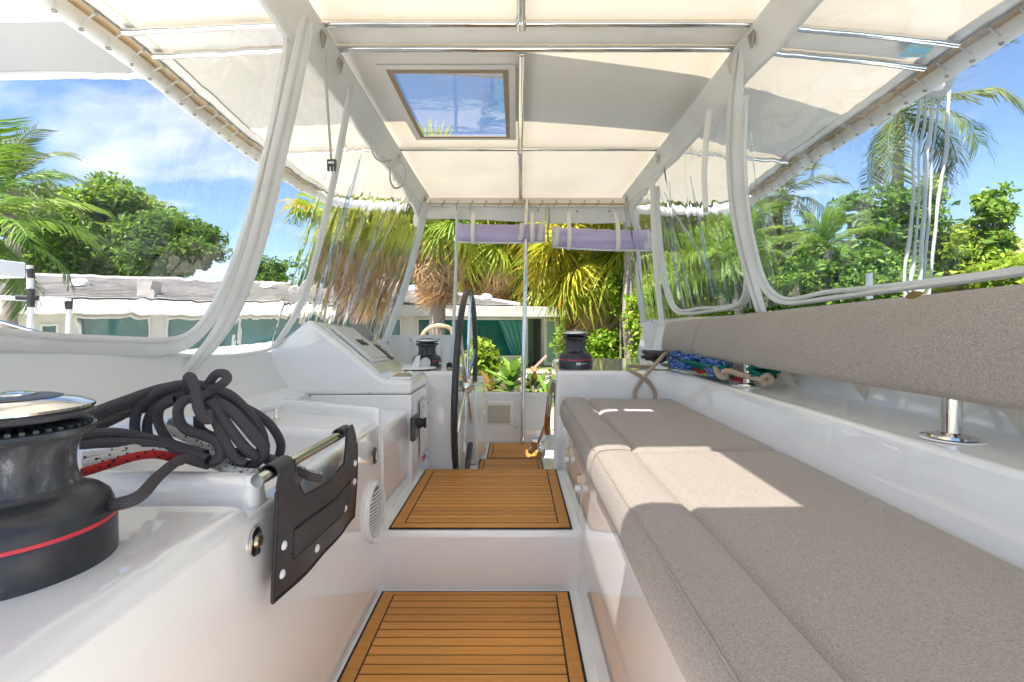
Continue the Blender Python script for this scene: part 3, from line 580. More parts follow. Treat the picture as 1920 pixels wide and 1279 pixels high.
# fairlead block beside the far winch
fb = thing('rope_block', 'white base with round ribbed sheave in front of the distant winch', 'rope block', P(782, 691, 2.62))
c = P(780, 690, 2.60)
ob('base', MB().lathe([(0, .012), (.08, .010), (.105, .004), (.11, 0), (0, 0)], c, (0, 0, 1), 32), whitep, fb)
sh = ob('sheave', MB().lathe([(0, -.018), (.04, -.018), (.046, -.008), (.046, .008), (.04, .018), (0, .018)], c + Vector((.045, 0, .028)), (0.55, -1, 0), 32), blackr, fb)
ob('hub', MB().lathe([(0, -.022), (.028, -.022), (.03, -.018), (.03, .018), (.028, .022), (0, .022)], c + Vector((.045, 0, .028)), (0.55, -1, 0), 20), lgreyp, sh)
ob('cheek', MB().hexa([c + Vector((-.02, -.05, .005)), c + Vector((.03, -.05, .005)), c + Vector((.03, .05, .005)), c + Vector((-.02, .05, .005))], [c + Vector((.005, -.035, .065)), c + Vector((.028, -.035, .07)), c + Vector((.028, .035, .07)), c + Vector((.005, .035, .065))]), whitep, fb, bevel=.006)
jc = thing('jamming_cleat', 'little black cleat on the pedestal just left of the wheel rim', 'cleat', P(842, 691, 2.7))
ob('cheek', MB().tube([P(839, 690, 2.7), P(839, 681, 2.7)], .006, 8), blackp, jc); ob('cheek', MB().tube([P(846, 690, 2.7), P(846, 681, 2.7)], .006, 8), blackp, jc)
ob('cam', MB().lathe([(0, -.008), (.014, -.008), (.014, .008), (0, .008)], P(842.5, 684, 2.7), (1, 0, 0), 16), blackr, jc)

# ================================================================== teak mats (planks are parts)
def teak_mat(label, x0, x1, y0, y1, z, pitch=0.0358, fr=0.036, shape=None, npl=None):
    t = thing('teak_mat', label, 'floor mat', ((x0 + x1) / 2, (y0 + y1) / 2, z), 'teak floor mats')
    ob('backing', MB().box((x0 - .008, y0 - .008, z + .0005), (x1 + .008, y1 + .008, z + .0045)), caulk, t, bevel=0.003)
    g = 0.0044; h0, h1 = z + .002, z + .0062
    ob('border_plank', MB().box((x0, y0, h0), (x0 + fr, y1, h1)), teak, t, bevel=0.001, seg=1)
    ob('border_plank', MB().box((x1 - fr, y0, h0), (x1, y1, h1)), teak, t, bevel=0.001, seg=1)
    ob('border_plank', MB().box((x0 + fr + .0002, y0, h0), (x1 - fr - .0002, y0 + fr * .9, h1)), teak, t, bevel=0.001, seg=1)
    ob('border_plank', MB().box((x0 + fr + .0002, y1 - fr * .45, h0), (x1 - fr - .0002, y1, h1)), teak, t, bevel=0.001, seg=1)
    xi0, xi1 = x0 + fr + g * 1.2, x1 - fr - g * 1.2; yi0, yi1 = y0 + fr * .9 + g * 1.2, y1 - fr * .45 - g * 1.2
    n = max(1, round((yi1 - yi0) / pitch)); p = (yi1 - yi0 + g) / n
    me = MB().box((0, 0, 0), (xi1 - xi0, p - g, h1 - h0)).mesh('plank', teak, 0)
    for k in range(n):
        o = bpy.data.objects.new('plank', me); COL.objects.link(o); o.parent = t
        o.location = Vector((xi0, yi0 + k * p, h0 + rs.uniform(-.0002, .0002))) - t.location
    return t
teak_mat('nearest teak floor mat with black caulk lines at foot of step', -0.448, 0.172, 0.55, 1.622, Z0)
teak_mat('teak mat with black border on raised step before the wheel', -0.428, 0.184, 1.642, 2.298, Z2)
teak_mat('narrow teak mat just behind the steering wheel foot', -0.235, 0.165, 2.86, 3.235, Z0 - .002, fr=.022)
teak_mat('farthest teak mat in front of the low white gate', -0.195, 0.160, 3.262, 3.66, Z0 - .002, fr=.022)
# ================================================================== sofa, backrest, right side
bench = thing('bench_base', 'white moulded bench base under the taupe sofa cushions', 'bench', (0.5, 1.4, Z0))
SZ = -0.36
ob('front_panel', MB().prism([(0.205, -1.0, -1.02), (0.232, -1.0, -0.47), (0.80, -1.0, -0.47), (0.80, -1.0, -1.02)], (0, 3.36, 0)), gel, bench, bevel=0.012)
door = ob('locker_door', MB().prism([(0.209, 1.66, -0.885), (0.229, 1.66, -0.515), (0.238, 1.66, -0.515), (0.218, 1.66, -0.885)], (0, 0.62, 0)), gel, bench, bevel=0.004)
for y in (1.69, 2.05):
    hg = ob('hinge', MB().box((0.214, y - .006, -0.60), (0.232, y + .006, -0.53)), dsteel, bench)
    ob('hinge_knob', MB().lathe([(0, .02), (.012, .017), (.014, .0), (0, 0)], (0.222, y - .012, -0.575), (-1, 0, .1), 14), whitep, hg)
seatb = ob('seat_back_wall', MB().prism([(0.765, -1.0, -1.0), (0.765, -1.0, -0.40), (0.80, -1.0, -0.235), (1.06, -1.0, -0.222), (1.06, -1.0, -1.0)], (0, 3.9, 0)), gel, bench, bevel=0.012, seg=4)
ob('head_box', MB().hexa([(0.175, 2.375, -1.0), (1.06, 2.375, -1.0), (1.06, 3.3, -1.0), (0.235, 3.3, -1.0)], [(0.200, 2.39, -0.2335), (1.06, 2.39, -0.2335), (1.06, 3.3, -0.2335), (0.245, 3.3, -0.2335)]), gel, bench, bevel=0.018, seg=4)
side = thing('aft_coaming', 'grey white coaming panel behind the sofa backrest', 'coaming', (1.2, 1.5, -0.6))
ob('panel', MB().prism([(1.005, -1.0, -0.235), (1.075, -1.0, 0.045), (1.22, -1.0, 0.045), (1.22, -1.0, -1.2), (1.005, -1.0, -1.2)], (0, 5.0, 0)), gel, side, bevel=0.012)
ob('end_panel', MB().prism([P(1205, 607, 3.6), P(1252, 596, 3.6), P(1262, 690, 3.6), P(1218, 690, 3.6)], (0, .05, 0)), whitecloth, side, bevel=0.006)

def cushion(name, label, y0, y1, yj0=0.02, far=False):
    t = thing(name, label, 'cushion', (0.5, (y0 + y1) / 2, -0.47), 'taupe sofa cushions')
    def pad(u, v):                             # v: across, u: along
        x = 0.342 + v * (0.768 - 0.342); y = y0 + u * (y1 - y0)
        e = min(u * (y1 - y0), (1 - u) * (y1 - y0), v * .43, (1 - v) * .43)
        z = SZ - 0.016 * math.exp(-e / 0.012) + 0.004 * math.sin(3 * y + x * 5) * min(1, e / .05)
        return (x, y, z)
    ob('seat_pad', MB().sheet(pad, 90, 24, 0.11), fabric, t, smooth=60)
    prof = [(0.228, -0.468), (0.214, -0.45), (0.212, -0.42), (0.214, -0.395), (0.222, -0.373), (0.238, -0.359), (0.262, -0.354), (0.30, -0.3535), (0.325, -0.357), (0.338, -0.366), (0.340, -0.40), (0.340, -0.468)]
    b = MB(); n = len(prof); ny = 60
    for i in range(ny + 1):
        y = y0 + (y1 - y0) * i / ny; e = min(y - y0, y1 - y); k = 0.010 * math.exp(-e / 0.010)
        for x, z in prof:
            cx_, cz_ = 0.277, -0.41; dxx, dzz = x - cx_, z - cz_; l = math.hypot(dxx, dzz)
            wv = 0.0016 * math.sin(y * 9 + x * 20)
            b.v.append((x - dxx / l * (k) + wv, y, z - dzz / l * k + wv * .5))
    for i in range(ny):
        for k in range(n - 1): b.f.append((i * n + k, i * n + k + 1, (i + 1) * n + k + 1, (i + 1) * n + k))
    b.f.append(tuple(range(n))); b.f.append(tuple(range((ny + 1) * n - 1, ny * n - 1, -1)))
    ob('front_bolster', b, fabric, t, smooth=50)
    ob('piping', MB().tube([(0.2265, y0 + .01, -0.3665), (0.2265, (y0 + y1) / 2, -0.3655), (0.2265, y1 - .01, -0.3665)], 0.0016, 6), seam, t)
    return t
cushion('seat_cushion', 'long near taupe sofa cushion with sunlit patch and rounded front', -0.7, 1.385)
cushion('seat_cushion', 'far taupe sofa cushion ending against the white winch box', 1.395, 2.355)

bk = thing('sofa_backrest', 'long taupe backrest cushion raised on three steel posts', 'backrest', (0.88, 1.4, -0.23))
def bpt(px, py, x): return PX(px, py, x)
T0, T1 = PX(1920, 529, 0.86), PX(1241, 604, 0.86); B0, B1 = PX(1920, 774, 0.85), PX(1238, 659, 0.85)
def lerp(a, b, t): return a + (b - a) * t
ext = -1.3 / 2.0
def bface(u, v):
    u2 = -0.45 + 1.45 * u
    a = lerp(B0, B1, u2); b = lerp(T0, T1, u2); p = lerp(a, b, v)
    p.x += 0.012 * (1 - (2 * v - 1) ** 2) * -1 + 0.02 * v + 0.002 * math.sin(u2 * 23 + v * 3)
    e = min(u * 4.0, (1 - u) * 4.0); p.x += 0.014 * math.exp(-e / .02) + 0.012 * (math.exp(-v / .03) + math.exp(-(1 - v) / .03)) + .003 * math.sin(u2 * 41) * math.sin(v * 5)
    return p
ob('cushion', MB().sheet(bface, 120, 26, 0.085), fabric, bk, smooth=60)
sl = MB(); us = 0.815
ob('stitch_line', MB().tube([bface(us - .004 * v, v) + Vector((-.001, 0, 0)) for v in [i / 14 for i in range(15)]], 0.0011, 5), seam, bk)
ob('stitch_line', MB().tube([bface(us + .004 - .004 * v, v) + Vector((-.001, 0, 0)) for v in [i / 14 for i in range(15)]], 0.0011, 5), seam, bk)
for (px, py, d) in ((1785, 818, 0.97), (1402, 729, 1.80), (1257, 697, 2.76)):
    b = Vector(((px - CX) * d / F, d, -0.2285)); 
    po = ob('post', MB().tube([b, b + Vector((0, 0, 0.115))], 0.0165, 20), steel, bk)
    ob('flange', MB().lathe([(.0165, .010), (.022, .006), (.038, .005), (.040, 0), (0, 0)], b, (0, 0, 1), 36), steel, po)
    ob('base_pad', MB().lathe([(.052, .0), (.055, -.003), (.0, -.004)], b, (0, 0, 1), 36), gel, po)
for (px, d) in ((1603, 1.30), (1884, 0.90), (1462, 1.62)):
    x = 0.995; y = F * 1.0 / (px - CX) if False else d * 1.08
    sg = thing('tie_strap', {1603: 'beige strap hanging below backrest midway between its steel posts', 1884: 'ribbed beige strap right of the nearest backrest post', 1462: 'beige strap beside the coiled ropes under the backrest'}[px], 'strap', (x, y, -0.2), 'straps below the backrest')
    X0 = (px - CX) * y / F
    ob('strap', MB().sheet(lambda u, v: (X0 - 0.05 + .07 * u + .030 * v, y + 0.0 - .02 * u - .012 * v, -0.125 - .10 * u), 6, 2, .002), webbing, sg)
    ob('strap', MB().sheet(lambda u, v: (X0 - .03 + .10 * u + .014 * v, y + .012 - .02 * u - .005 * v, -0.125 - .10 * u), 6, 2, .002), webbing, sg)
    ob('buckle', MB().box((X0 - .062, y - .02, -.136), (X0 - .008, y + .012, -.122)), blackp, sg, bevel=.003)

# rope bundle under the far end of the backrest
def coil(name, label, pts, r, m, cat='rope', group=None, n=8, sub=6):
    o = ob(name, MB().tube(spline(pts, sub), r, n), m); return tag(o, label, cat, group)
def tangle(c, size, k, r, seed):
    q = np.random.RandomState(seed); pts = []; ph = q.uniform(0, 6)
    for i in range(k):
        a = ph + i * 2.1 + q.uniform(-.5, .5)
        pts.append(Vector(c) + Vector((math.cos(a) * size[0] * q.uniform(.5, 1), math.sin(a) * size[1] * q.uniform(.55, 1), q.uniform(-1, 1) * size[2])))
    return pts
zt = -0.222
coil('rope', 'blue white flecked rope heaped under far end of the backrest', tangle((0.83, 2.36, zt + .045), (.075, .24, .035), 44, .010, 3), .0082, rope_blue)
coil('rope', 'second blue rope bundle nearer on the ledge under backrest', tangle((0.84, 2.02, zt + .042), (.05, .12, .03), 22, .010, 5), .0082, rope_blue)
coil('rope', 'thin green rope tangled around the blue rope on the ledge', tangle((0.85, 2.2, zt + .03), (.08, .34, .02), 26, .008, 9), .008, rope_green)
coil('rope', 'green rope wound behind the middle backrest post', tangle((0.90, 1.76, zt + .04), (.05, .10, .03), 16, .008, 12), .0075, rope_green)
coil('rope', 'red cord looping over the blue rope', [P(1283, 667, 2.36), P(1297, 676, 2.3), P(1303, 690, 2.2), P(1313, 698, 2.1), P(1327, 693, 2.05), P(1342, 690, 2.0), P(1358, 700, 1.95), P(1372, 708, 1.9), P(1393, 713, 1.83), P(1398, 712, 1.9)], .008, rope_red)
coil('rope', 'knotted beige rope beside the middle backrest post', [P(1338, 681, 2.02), P(1342, 692, 1.95), P(1345, 700, 1.9), P(1354, 708, 1.86), P(1363, 704, 1.85), P(1356, 698, 1.85), P(1366, 696, 1.84), P(1390, 703, 1.80), P(1415, 709, 1.74), P(1432, 713, 1.70), P(1440, 705, 1.70), P(1446, 711, 1.67), P(1438, 718, 1.67), P(1428, 712, 1.68), P(1440, 704, 1.67), P(1448, 716, 1.66), P(1430, 721, 1.66)], .0105, rope_beige)
coil('rope', 'beige rope crossing itself down the head of the sofa', [P(1190, 788, 2.36) + Vector((0, -.01, 0)), P(1190, 745, 2.365), P(1192, 730, 2.37), P(1207, 708, 2.375), P(1228, 684, 2.38), P(1244, 666, 2.42), P(1250, 662, 2.5)], .0095, rope_beige)
coil('rope', 'beige rope looping over the corner of the winch box', [P(1229, 748, 2.36), P(1228, 735, 2.365), P(1216, 715, 2.37), P(1200, 704, 2.375), P(1180, 694, 2.40), P(1177, 689, 2.44), P(1186, 687, 2.5), P(1222, 688, 2.58)], .0095, rope_beige)
coil('rope', 'dark navy rope bundle beyond the sofa corner', tangle((0.79, 2.72, zt + .04), (.08, .12, .03), 18, .01, 21), .011, rope_grey)

# ================================================================== far end: gate, rail, winch gear
gate = thing('cockpit_gate', 'low white moulded gate with shallow cubby at the far end of the cockpit', 'gate', (0, 3.7, Z0))
gb = MB(); gx0, gx1 = -0.245, 0.245
def gp(x, z): return (x, 3.70 + 0.15 * (x / .25) ** 2 * .2, z)
ob('panel', MB().prism([(gx0, 3.70, Z0), (gx1 - .02, 3.70, Z0), (gx1, 3.70, -.56), (gx1, 3.70, -.531), (gx0, 3.70, -.522)], (0, .05, 0)), gel, gate, bevel=.012)
ob('cubby_frame', MB().prism([(-.232, 3.694, -.775), (-.02, 3.694, -.775), (-.02, 3.694, -.595), (-.232, 3.694, -.59)], (0, .02, 0)), gel, gate, bevel=.02)
cub = mat('cubby_lining', (0.50, 0.47, 0.38), 0.5)
ob('cubby', MB().box((-.222, 3.690, -.762), (-.045, 3.70, -.622)), cub, gate, bevel=.006)
ob('screw', MB().lathe([(0, .004), (.006, .003), (.006, 0), (0, 0)], (-.008, 3.70, -.79), (0, -1, 0), 8), steel, gate)
ob('side_panel', MB().box((-.75, 3.69, -1.0), (-.25, 3.75, -.40)), gel, gate, bevel=.012)
hb = thing('bow_handrail', 'curved chrome handrail and fittings beside the head of the sofa', 'handrail', P(1010, 860, 3.1))
ob('rail', MB().tube(spline([P(1003, 842, 3.2), P(1014, 820, 3.15), P(1025, 790, 3.05), P(1030, 760, 2.95), P(1033, 735, 2.9), P(1037, 715, 2.8)], 6), .013, 12), steel, hb)
for k, (px, py, d, r) in enumerate(((1005, 832, 3.2, .035), (1014, 852, 3.1, .028), (998, 842, 3.25, .025))):
    ob('fitting', MB().lathe([(0, .04), (r * .8, .035), (r, .0), (r * .8, -.03), (0, -.035)], P(px, py, d), (0.3 * k, -.5, 1), 24), steel, hb)
orp = thing('orange_rope', 'orange rope hanging by the chrome handrail', 'rope', P(1030, 800, 2.9))
for k in range(3):
    ob('strand', MB().tube(spline([P(1028 + k * 3, 742, 3.0), P(1025 + k * 3, 770, 3.0), P(1022 + k * 4, 795, 3.02), P(1024 + k * 2, 815, 3.05)], 5), .0065, 8), rope_orange, orp)
pole = tag(ob('support_pole', MB().tube([(0.046, 3.62, Z0), P(982, 700, 3.64), P(987, 372, 3.9)], 0.0165, 18), steel), 'tall thin stainless pole from floor to canopy near the gate', 'pole')
# ================================================================== bimini: frame, canopy cloth, rails, lacing
def interp(x, xs, ys): return float(np.interp(x, xs, ys))
def XL(d): return interp(d, [-1, 1.5, 2.0, 2.45, 2.9, 3.3, 3.65, 3.82, 3.95], [-1.35, -1.385, -1.41, -1.455, -1.495, -1.50, -1.47, -1.36, -1.0])
def XR(d): return interp(d, [-1, 1.6, 2.1, 2.9, 3.45, 3.72, 3.86, 3.95], [1.50, 1.56, 1.585, 1.645, 1.705, 1.70, 1.56, 1.2])
def ZC(x, d):
    z = 1.062
    if x < -0.7: z -= 0.030 * ((-x - .7) / .8) ** 1.3
    if x > 0.8: z -= 0.085 * ((x - .8) / .9) ** 1.2
    z -= 0.02 * max(0, (d - 3.3) / .6)
    # cloth lifts over the bars and sags between them
    bars = [-0.4, 0.1, 1.66, 1.81, 2.85, 3.93]
    for a, b in zip(bars, bars[1:]):
        if a <= d <= b: t = (d - a) / (b - a); z += (0.010 if b - a > .3 else 0) * -math.sin(math.pi * t)
    return z
bim = thing('bimini', 'cream canvas canopy on steel bars with white padded beams over the cockpit', 'canopy', (0, 1.5, 1.04))
SK = (-0.52, -0.052, 2.0, 2.69)             # skylight in view
SUN_HOLE = (-0.30, 0.15, 0.385, 0.86)             # unseen opening added to cast the near cushion's sun patch
CN = -0.18
SUN_SLIT = (-0.10, 0.14, 1.405, 1.447)            # unseen slit added to cast a thin sun strip on the far cushion
def canopy(x0, x1, d0, d1, nu=18, nv=14):
    def f(u, v):
        d = d0 + u * (d1 - d0); a = XL(d) if x0 is None else x0; b = XR(d) if x1 is None else x1
        x = a + v * (b - a); return (x, d, ZC(x, d))
    ob('canopy_panel', MB().grid(f, nu, nv), canvas, bim, smooth=180)
canopy(None, SUN_HOLE[0], CN, SUN_SLIT[2]); canopy(SUN_HOLE[1], None, CN, SUN_SLIT[2]); canopy(SUN_HOLE[0], SUN_HOLE[1], CN, SUN_HOLE[2], 8, 4); canopy(SUN_HOLE[0], SUN_HOLE[1], SUN_HOLE[3], SUN_SLIT[2], 6, 4)
canopy(None, SUN_SLIT[0], SUN_SLIT[2], SUN_SLIT[3], 2, 10); canopy(SUN_SLIT[1], None, SUN_SLIT[2], SUN_SLIT[3], 2, 10)
canopy(None, None, SUN_SLIT[3], 2.0, 8, 40)
canopy(None, SK[0], 2.0, SK[3]); canopy(SK[1], None, 2.0, SK[3]); canopy(None, None, SK[3], 3.95, 22, 40)
def band(name, x0, x1, d0, d1, m, dz, p=bim):
    return ob(name, MB().sheet(lambda u, v: (x0 + v * (x1 - x0), d0 + u * (d1 - d0), ZC(x0 + v * (x1 - x0), d0 + u * (d1 - d0)) + dz), 10, 10, .003), m, p)
hem = mat('grey_white_hem', (0.66, 0.63, 0.58), 0.7)
zipm = mat('brown_zip', (0.30, 0.22, 0.14), 0.8); bump(zipm, noise(zipm.node_tree, 90, 3), .5, .002)
for nm, s in (('skylight', SK), ('skylight', SUN_HOLE)):  # the second one fills the opening added for the sun patch
    sk = ob(nm, MB().grid(lambda u, v: (s[0] + v * (s[1] - s[0]), s[2] + u * (s[3] - s[2]), ZC(s[0] + v * (s[1] - s[0]), s[2] + u * (s[3] - s[2])) + .004), 10, 10), vinyl_tint if s is SK else vinyl_dim, bim)
    wz = .018
    for q in ((s[0] - wz, s[0] + .004, s[2], s[3]), (s[1] - .004, s[1] + wz, s[2], s[3]), (s[0] - wz, s[1] + wz, s[2] - wz, s[2] + .004), (s[0] - wz, s[1] + wz, s[3] - .004, s[3] + wz)):
        band('zip_border', *q, zipm, -.006, sk)
    wz = .05
    for q in ((s[0] - wz, s[0] - .019, s[2] - .05, s[3] + .05), (s[1] + .019, s[1] + wz, s[2] - .05, s[3] + .05), (s[0] - .019, s[1] + .019, s[2] - wz, s[2] - .019), (s[0] - .019, s[1] + .019, s[3] + .019, s[3] + wz)):
        band('hem_patch', *q, hem, -.004, sk)
band('bar_sleeve', -1.3, 1.45, 1.676, 1.794, whitecloth, -.012)
for d, r in ((0.1, .012), (1.66, .0125), (1.81, .0135), (2.85, .0125)):
    pts = [(x, d, ZC(x, d) - .022 - (.0 if abs(x) < 1 else .004)) for x in np.linspace(XL(d) + .03, XR(d) - .03, 40)]
    ob('crossbar', MB().tube(pts, r, 12), steel, bim)
ob('ridge_bar', MB().tube([(0.016, 0.93, 1.040), (0.016, 1.645, 1.036)], .0155, 14), steel, bim)
ob('ridge_bar', MB().tube([(0.022, 1.83, 1.034), (0.024, 2.85, 1.030), (0.035, 3.90, 1.018)], .0155, 14), steel, bim)
ob('bar_joint', MB().tube([(0.016, 1.63, 1.036), (0.016, 1.672, 1.036)], .020, 14), steel, bim)
ob('bar_joint', MB().tube([(0.022, 2.835, 1.03), (0.022, 2.865, 1.03)], .019, 14), steel, bim)
# padded beams
def beam(sgn, xt0, xt1, xb0, xb1):
    def f(u, v):
        d = -0.7 + u * 4.55; t = max(0, min(1, (d - .5) / 3.3)); xt = xt0 + t * (xt1 - xt0); xb = xb0 + t * (xb1 - xb0)
        x = xt + v * (xb - xt); drop = 0.05 * max(0, (d - 3.3) / .55) ** 2
        zb = .922 - .012 * math.sin(d * 3.1) ** 2 - drop * 1.4
        z = 1.040 + v * (zb - 1.040)
        x += sgn * (.012 * math.sin(math.pi * v) + .003 * math.sin(d * 17) * v)
        return (x, d, z)
    b = ob('padded_beam', MB().sheet(f, 80, 12, .028 * sgn), whitecloth, bim, bevel=.008)
    s = ob('zip_seam', MB().tube([Vector(f(u / 60, .42)) + Vector((-sgn * .004, 0, -.001)) for u in range(61)], .0022, 5), greyp, b)
    ob('end_cap', MB().tube([Vector(f(.985, .2)), Vector(f(1, .75)) + Vector((0, .02, -.03)), Vector(f(1, 1)) + Vector((0, .03, -.06))], [.035, .04, .03], 12), whitecloth, b)
    for d in (1.66, 1.83, 2.86, 3.75):
        u = (d + .7) / 4.55; q = Vector(f(u, .1)) + Vector((-sgn * .014, 0, -.012))
        br = ob('bracket', MB().prism([q + Vector((0, -.03, .012)), q + Vector((0, .035, .012)), q + Vector((0, .004, -.062))], (-sgn * .008, 0, 0)), dsteel, b, bevel=.002)
    for d in (1.45, 2.3, 3.3):
        u = (d + .7) / 4.55; q = Vector(f(u, .62)) + Vector((-sgn * .012, 0, 0))
        ob('turn_button', MB().tube([q + Vector((0, -.006, -.018)), q + Vector((0, .006, .018))], .006, 8), dsteel, b)
    return f
fL = beam(-1, -.655, -.715, -.715, -.80); fR = beam(1, .80, .87, .855, .925)
# outer rails and lacing
def rail(sgn, pts, m, r):
    p = spline(pts, 8); return ob('edge_rail', MB().tube(p, r, 12, flat=(1, .62) if True else None), m, bim), p
_, pl = rail(-1, [(XL(d) - .085, d, ZC(XL(d), d) - .012) for d in (-1, .3, 1.0, 1.5, 1.9, 2.35, 2.9, 3.3, 3.62)] + [(-1.49, 3.83, 1.0), (-1.30, 3.95, .985), (-.9, 4.0, .98)], whitecloth, .036)
_, pr = rail(1, [(XR(d) + .085, d, ZC(XR(d), d) - .014) for d in (-1, .3, 1.0, 1.6, 2.1, 2.9, 3.3, 3.6)] + [(1.70, 3.85, .935), (1.45, 3.98, .935), (1.0, 4.0, .96)], whitecloth, .036)
for sgn, X_ in ((-1, XL), (1, XR)):
    ob('edge_fold', MB().sheet(lambda u, v: (X_(-1 + 4.7 * u) + sgn * (-.012 + .107 * v), -1 + 4.7 * u, ZC(X_(-1 + 4.7 * u), -1 + 4.7 * u) + .006 + .016 * math.sin(math.pi * v) + .012 * v), 50, 6, .002), tanc, bim)
    ob('edge_rope', MB().tube([(X_(d) - sgn * .01, d, ZC(X_(d), d) - .008) for d in np.linspace(-1, 3.8, 50)], .005, 6), greyp, bim)
    ob('edge_hem', MB().sheet(lambda u, v: (X_(-1 + 4.7 * u) - sgn * (.012 + .05 * v), -1 + 4.7 * u, ZC(X_(-1 + 4.7 * u) - sgn * (.012 + .05 * v), -1 + 4.7 * u) - .004), 40, 2, .002), hem, bim)
    cord = MB().tube([(0, -.02, 0), (sgn * .05, .005, -.004), (sgn * .088, .015, -.016)], .003, 5).mesh('lacing_cord', rope_pale)
    gro = MB().lathe([(.004, 0), (.008, 0), (.008, -.003), (.004, -.003), (.004, 0)], n=12).mesh('grommet', greyp)
    for k in range(30):
        d = .55 + k * .105
        if d > 3.72: break
        b = Vector((X_(d) - sgn * .012, d, ZC(X_(d), d) - .012))
        for me, off in ((cord, Vector((0, 0, 0))), (gro, Vector((0, -.02, -.002))), (gro, Vector((sgn * .082, .015, -.034)))):
            o = bpy.data.objects.new(me.name, me); COL.objects.link(o); o.parent = bim; o.location = b + off - bim.location
            if off.x: o.rotation_euler = (0, sgn * .3, 0)
# far edge: piping with lacing hooks
ob('edge_piping', MB().tube([(x, 3.935, .985 + .010 * abs(x) - .0 - .01 * (x > .05)) for x in np.linspace(-.75, .90, 20)], [.012 - .009 * min(1, abs(x - .04) / .8) * 0 for x in np.linspace(-.75, .9, 20)], 8), yellowc, bim)
ob('edge_hem', MB().sheet(lambda u, v: (-.95 + 2.1 * u, 3.93 - .02 * v, 1.035 - .05 * v), 20, 3, .002), hem, bim)
hk = MB().tube(spline([(0, 0, .028), (.012, -.012, .02), (0, -.018, .0), (-.01, -.016, -.018), (0, -.008, -.026)], 4), .0035, 6).mesh('lacing_hook', dsteel)
for k in range(15):
    x = -.71 + k * .1145
    o = bpy.data.objects.new('lacing_hook', hk); COL.objects.link(o); o.parent = bim; o.location = Vector((x, 3.925, .985)) - bim.location
# sticker on the right overhang
stk = ob('sticker', MB().sheet(lambda u, v: PZ([1684, 1706][0] + 22 * v + (51) * u, 107 - 25 * v, .972), 4, 4, -.0012), sticker, bim)
ob('sticker_ring', MB().tube([PZ(1722 + 26 * math.cos(a), 94 + 8.5 * math.sin(a), .9715) for a in [2 * math.pi * k / 40 for k in range(40)]], .0012, 5, closed=True), yellowc, stk)

# ================================================================== windscreen enclosures (clear vinyl)
KL0, KL = -1.034, 0.32                       # left plane X = KL0 + KL*z
KR0, KR = 1.0105, -0.15
def plane_pt(side, d, z, o=0.0):
    return Vector(((KL0 + KL * z + o) if side < 0 else (KR0 + KR * z - o), d, z))
def pane(t, side, d0, d1, zb0, zb1, zt, wob=.006, pleat=0.0, nu=60, nv=40, m=None, ph=0.0, skew=0.0):
    def f(u, v):
        z = (zb0 + (zb1 - zb0) * u) + v * (zt - (zb0 + (zb1 - zb0) * u)); d = d0 + u * (d1 - d0) + skew * v
        o = wob * (math.sin(7 * d + 3 * z + ph) + .6 * math.sin(11 * z - 5 * d + ph * 2) + .4 * math.sin(19 * d + 7 * z))
        if pleat: 
            q = 38 * u + 5 * math.sin(3 * v + 1) + 9 * v
            o += pleat * (abs(math.sin(q * .5)) ** 3 + .35 * math.sin(q * 1.7 + 2 * v)) * (1 - .45 * v)
        return plane_pt(side, d, z, o)
    if m in (vinyl_w, vinyl_w2): return ob('clear_pane', MB().sheet(f, nu, nv, .003), m, t, smooth=60)
    return ob('clear_pane', MB().grid(f, nu, nv), m or vinyl, t, smooth=180)
def welt(t, pts, side, r=.014, name='welt', double=True, lift=.012):
    x0, k = (KL0, KL) if side < 0 else (KR0, KR); s = -side
    q = [PPL(px, py, x0, k) + Vector((s * lift, 0, 0)) for px, py in pts]; q = spline(q, 8)
    o = ob(name, MB().tube(q, r, 10, flat=(1.3, .6)), whitecloth, t)
    if double:
        c = sum(q, Vector()) / len(q)
        ob('welt_edge', MB().tube([p + (c - p).normalized() * (r * 1.55) for p in q], r * .5, 8), whitecloth, t)
    return o
def strip(t, pts, side, w, name='post_sleeve', lift=.02, th=.012, m=None):
    """flat sewn sleeve following a pixel polyline on the window plane; w metres wide along the depth direction"""
    x0, k = (KL0, KL) if side < 0 else (KR0, KR); s = -side
    q = spline([PPL(px, py, x0, k) + Vector((s * lift, 0, 0)) for px, py in pts], 8); n = len(q)
    ws = w if isinstance(w, (list, tuple)) else [w, w]
    def f(u, v):
        i = min(n - 1, u * (n - 1)); a = int(i); b = min(a + 1, n - 1); p = q[a].lerp(q[b], i - a); ww = float(np.interp(u, np.linspace(0, 1, len(ws)), ws))
        bulge = math.sin(math.pi * v) ** .5 if 0 < v < 1 else 0
        return p + Vector((s * th * (bulge + .25 * math.sin(v * 12)), (v - .5) * ww, 0))
    o = ob(name, MB().sheet(f, n - 1, 12, -.004 * s), m or whitecloth, t)
    return o
wl1 = thing('windscreen', 'near left clear vinyl windscreen with rounded white edge above the winch', 'windscreen', plane_pt(-1, 1.0, 0), 'clear vinyl windscreens')
pane(wl1, -1, .10, 1.66, -.03, -.09, .94, .004, m=vinyl_w)
welt(wl1, [(-700, 570), (-250, 612), (0, 638), (150, 650), (290, 654), (345, 640), (382, 606), (412, 555), (440, 490), (468, 400), (500, 270), (528, 130), (536, 60)], -1, .017)
ps = thing('post', 'widest white canvas post slanting down behind the grey rope', 'post', plane_pt(-1, 1.65, .4), 'canvas covered window posts')
strip(ps, [(556, 40), (545, 100), (524, 200), (502, 300), (480, 400), (456, 490), (430, 560), (398, 620), (360, 668), (325, 705)], -1, [.085, .09, .10, .12, .10, .07], lift=.028, th=.018)
strip(ps, [(558, 40), (550, 100), (530, 200), (508, 300), (486, 400), (461, 490), (435, 560), (403, 620), (364, 668), (328, 705)], -1, [.012, .012], 'zip', lift=.045, th=.006)
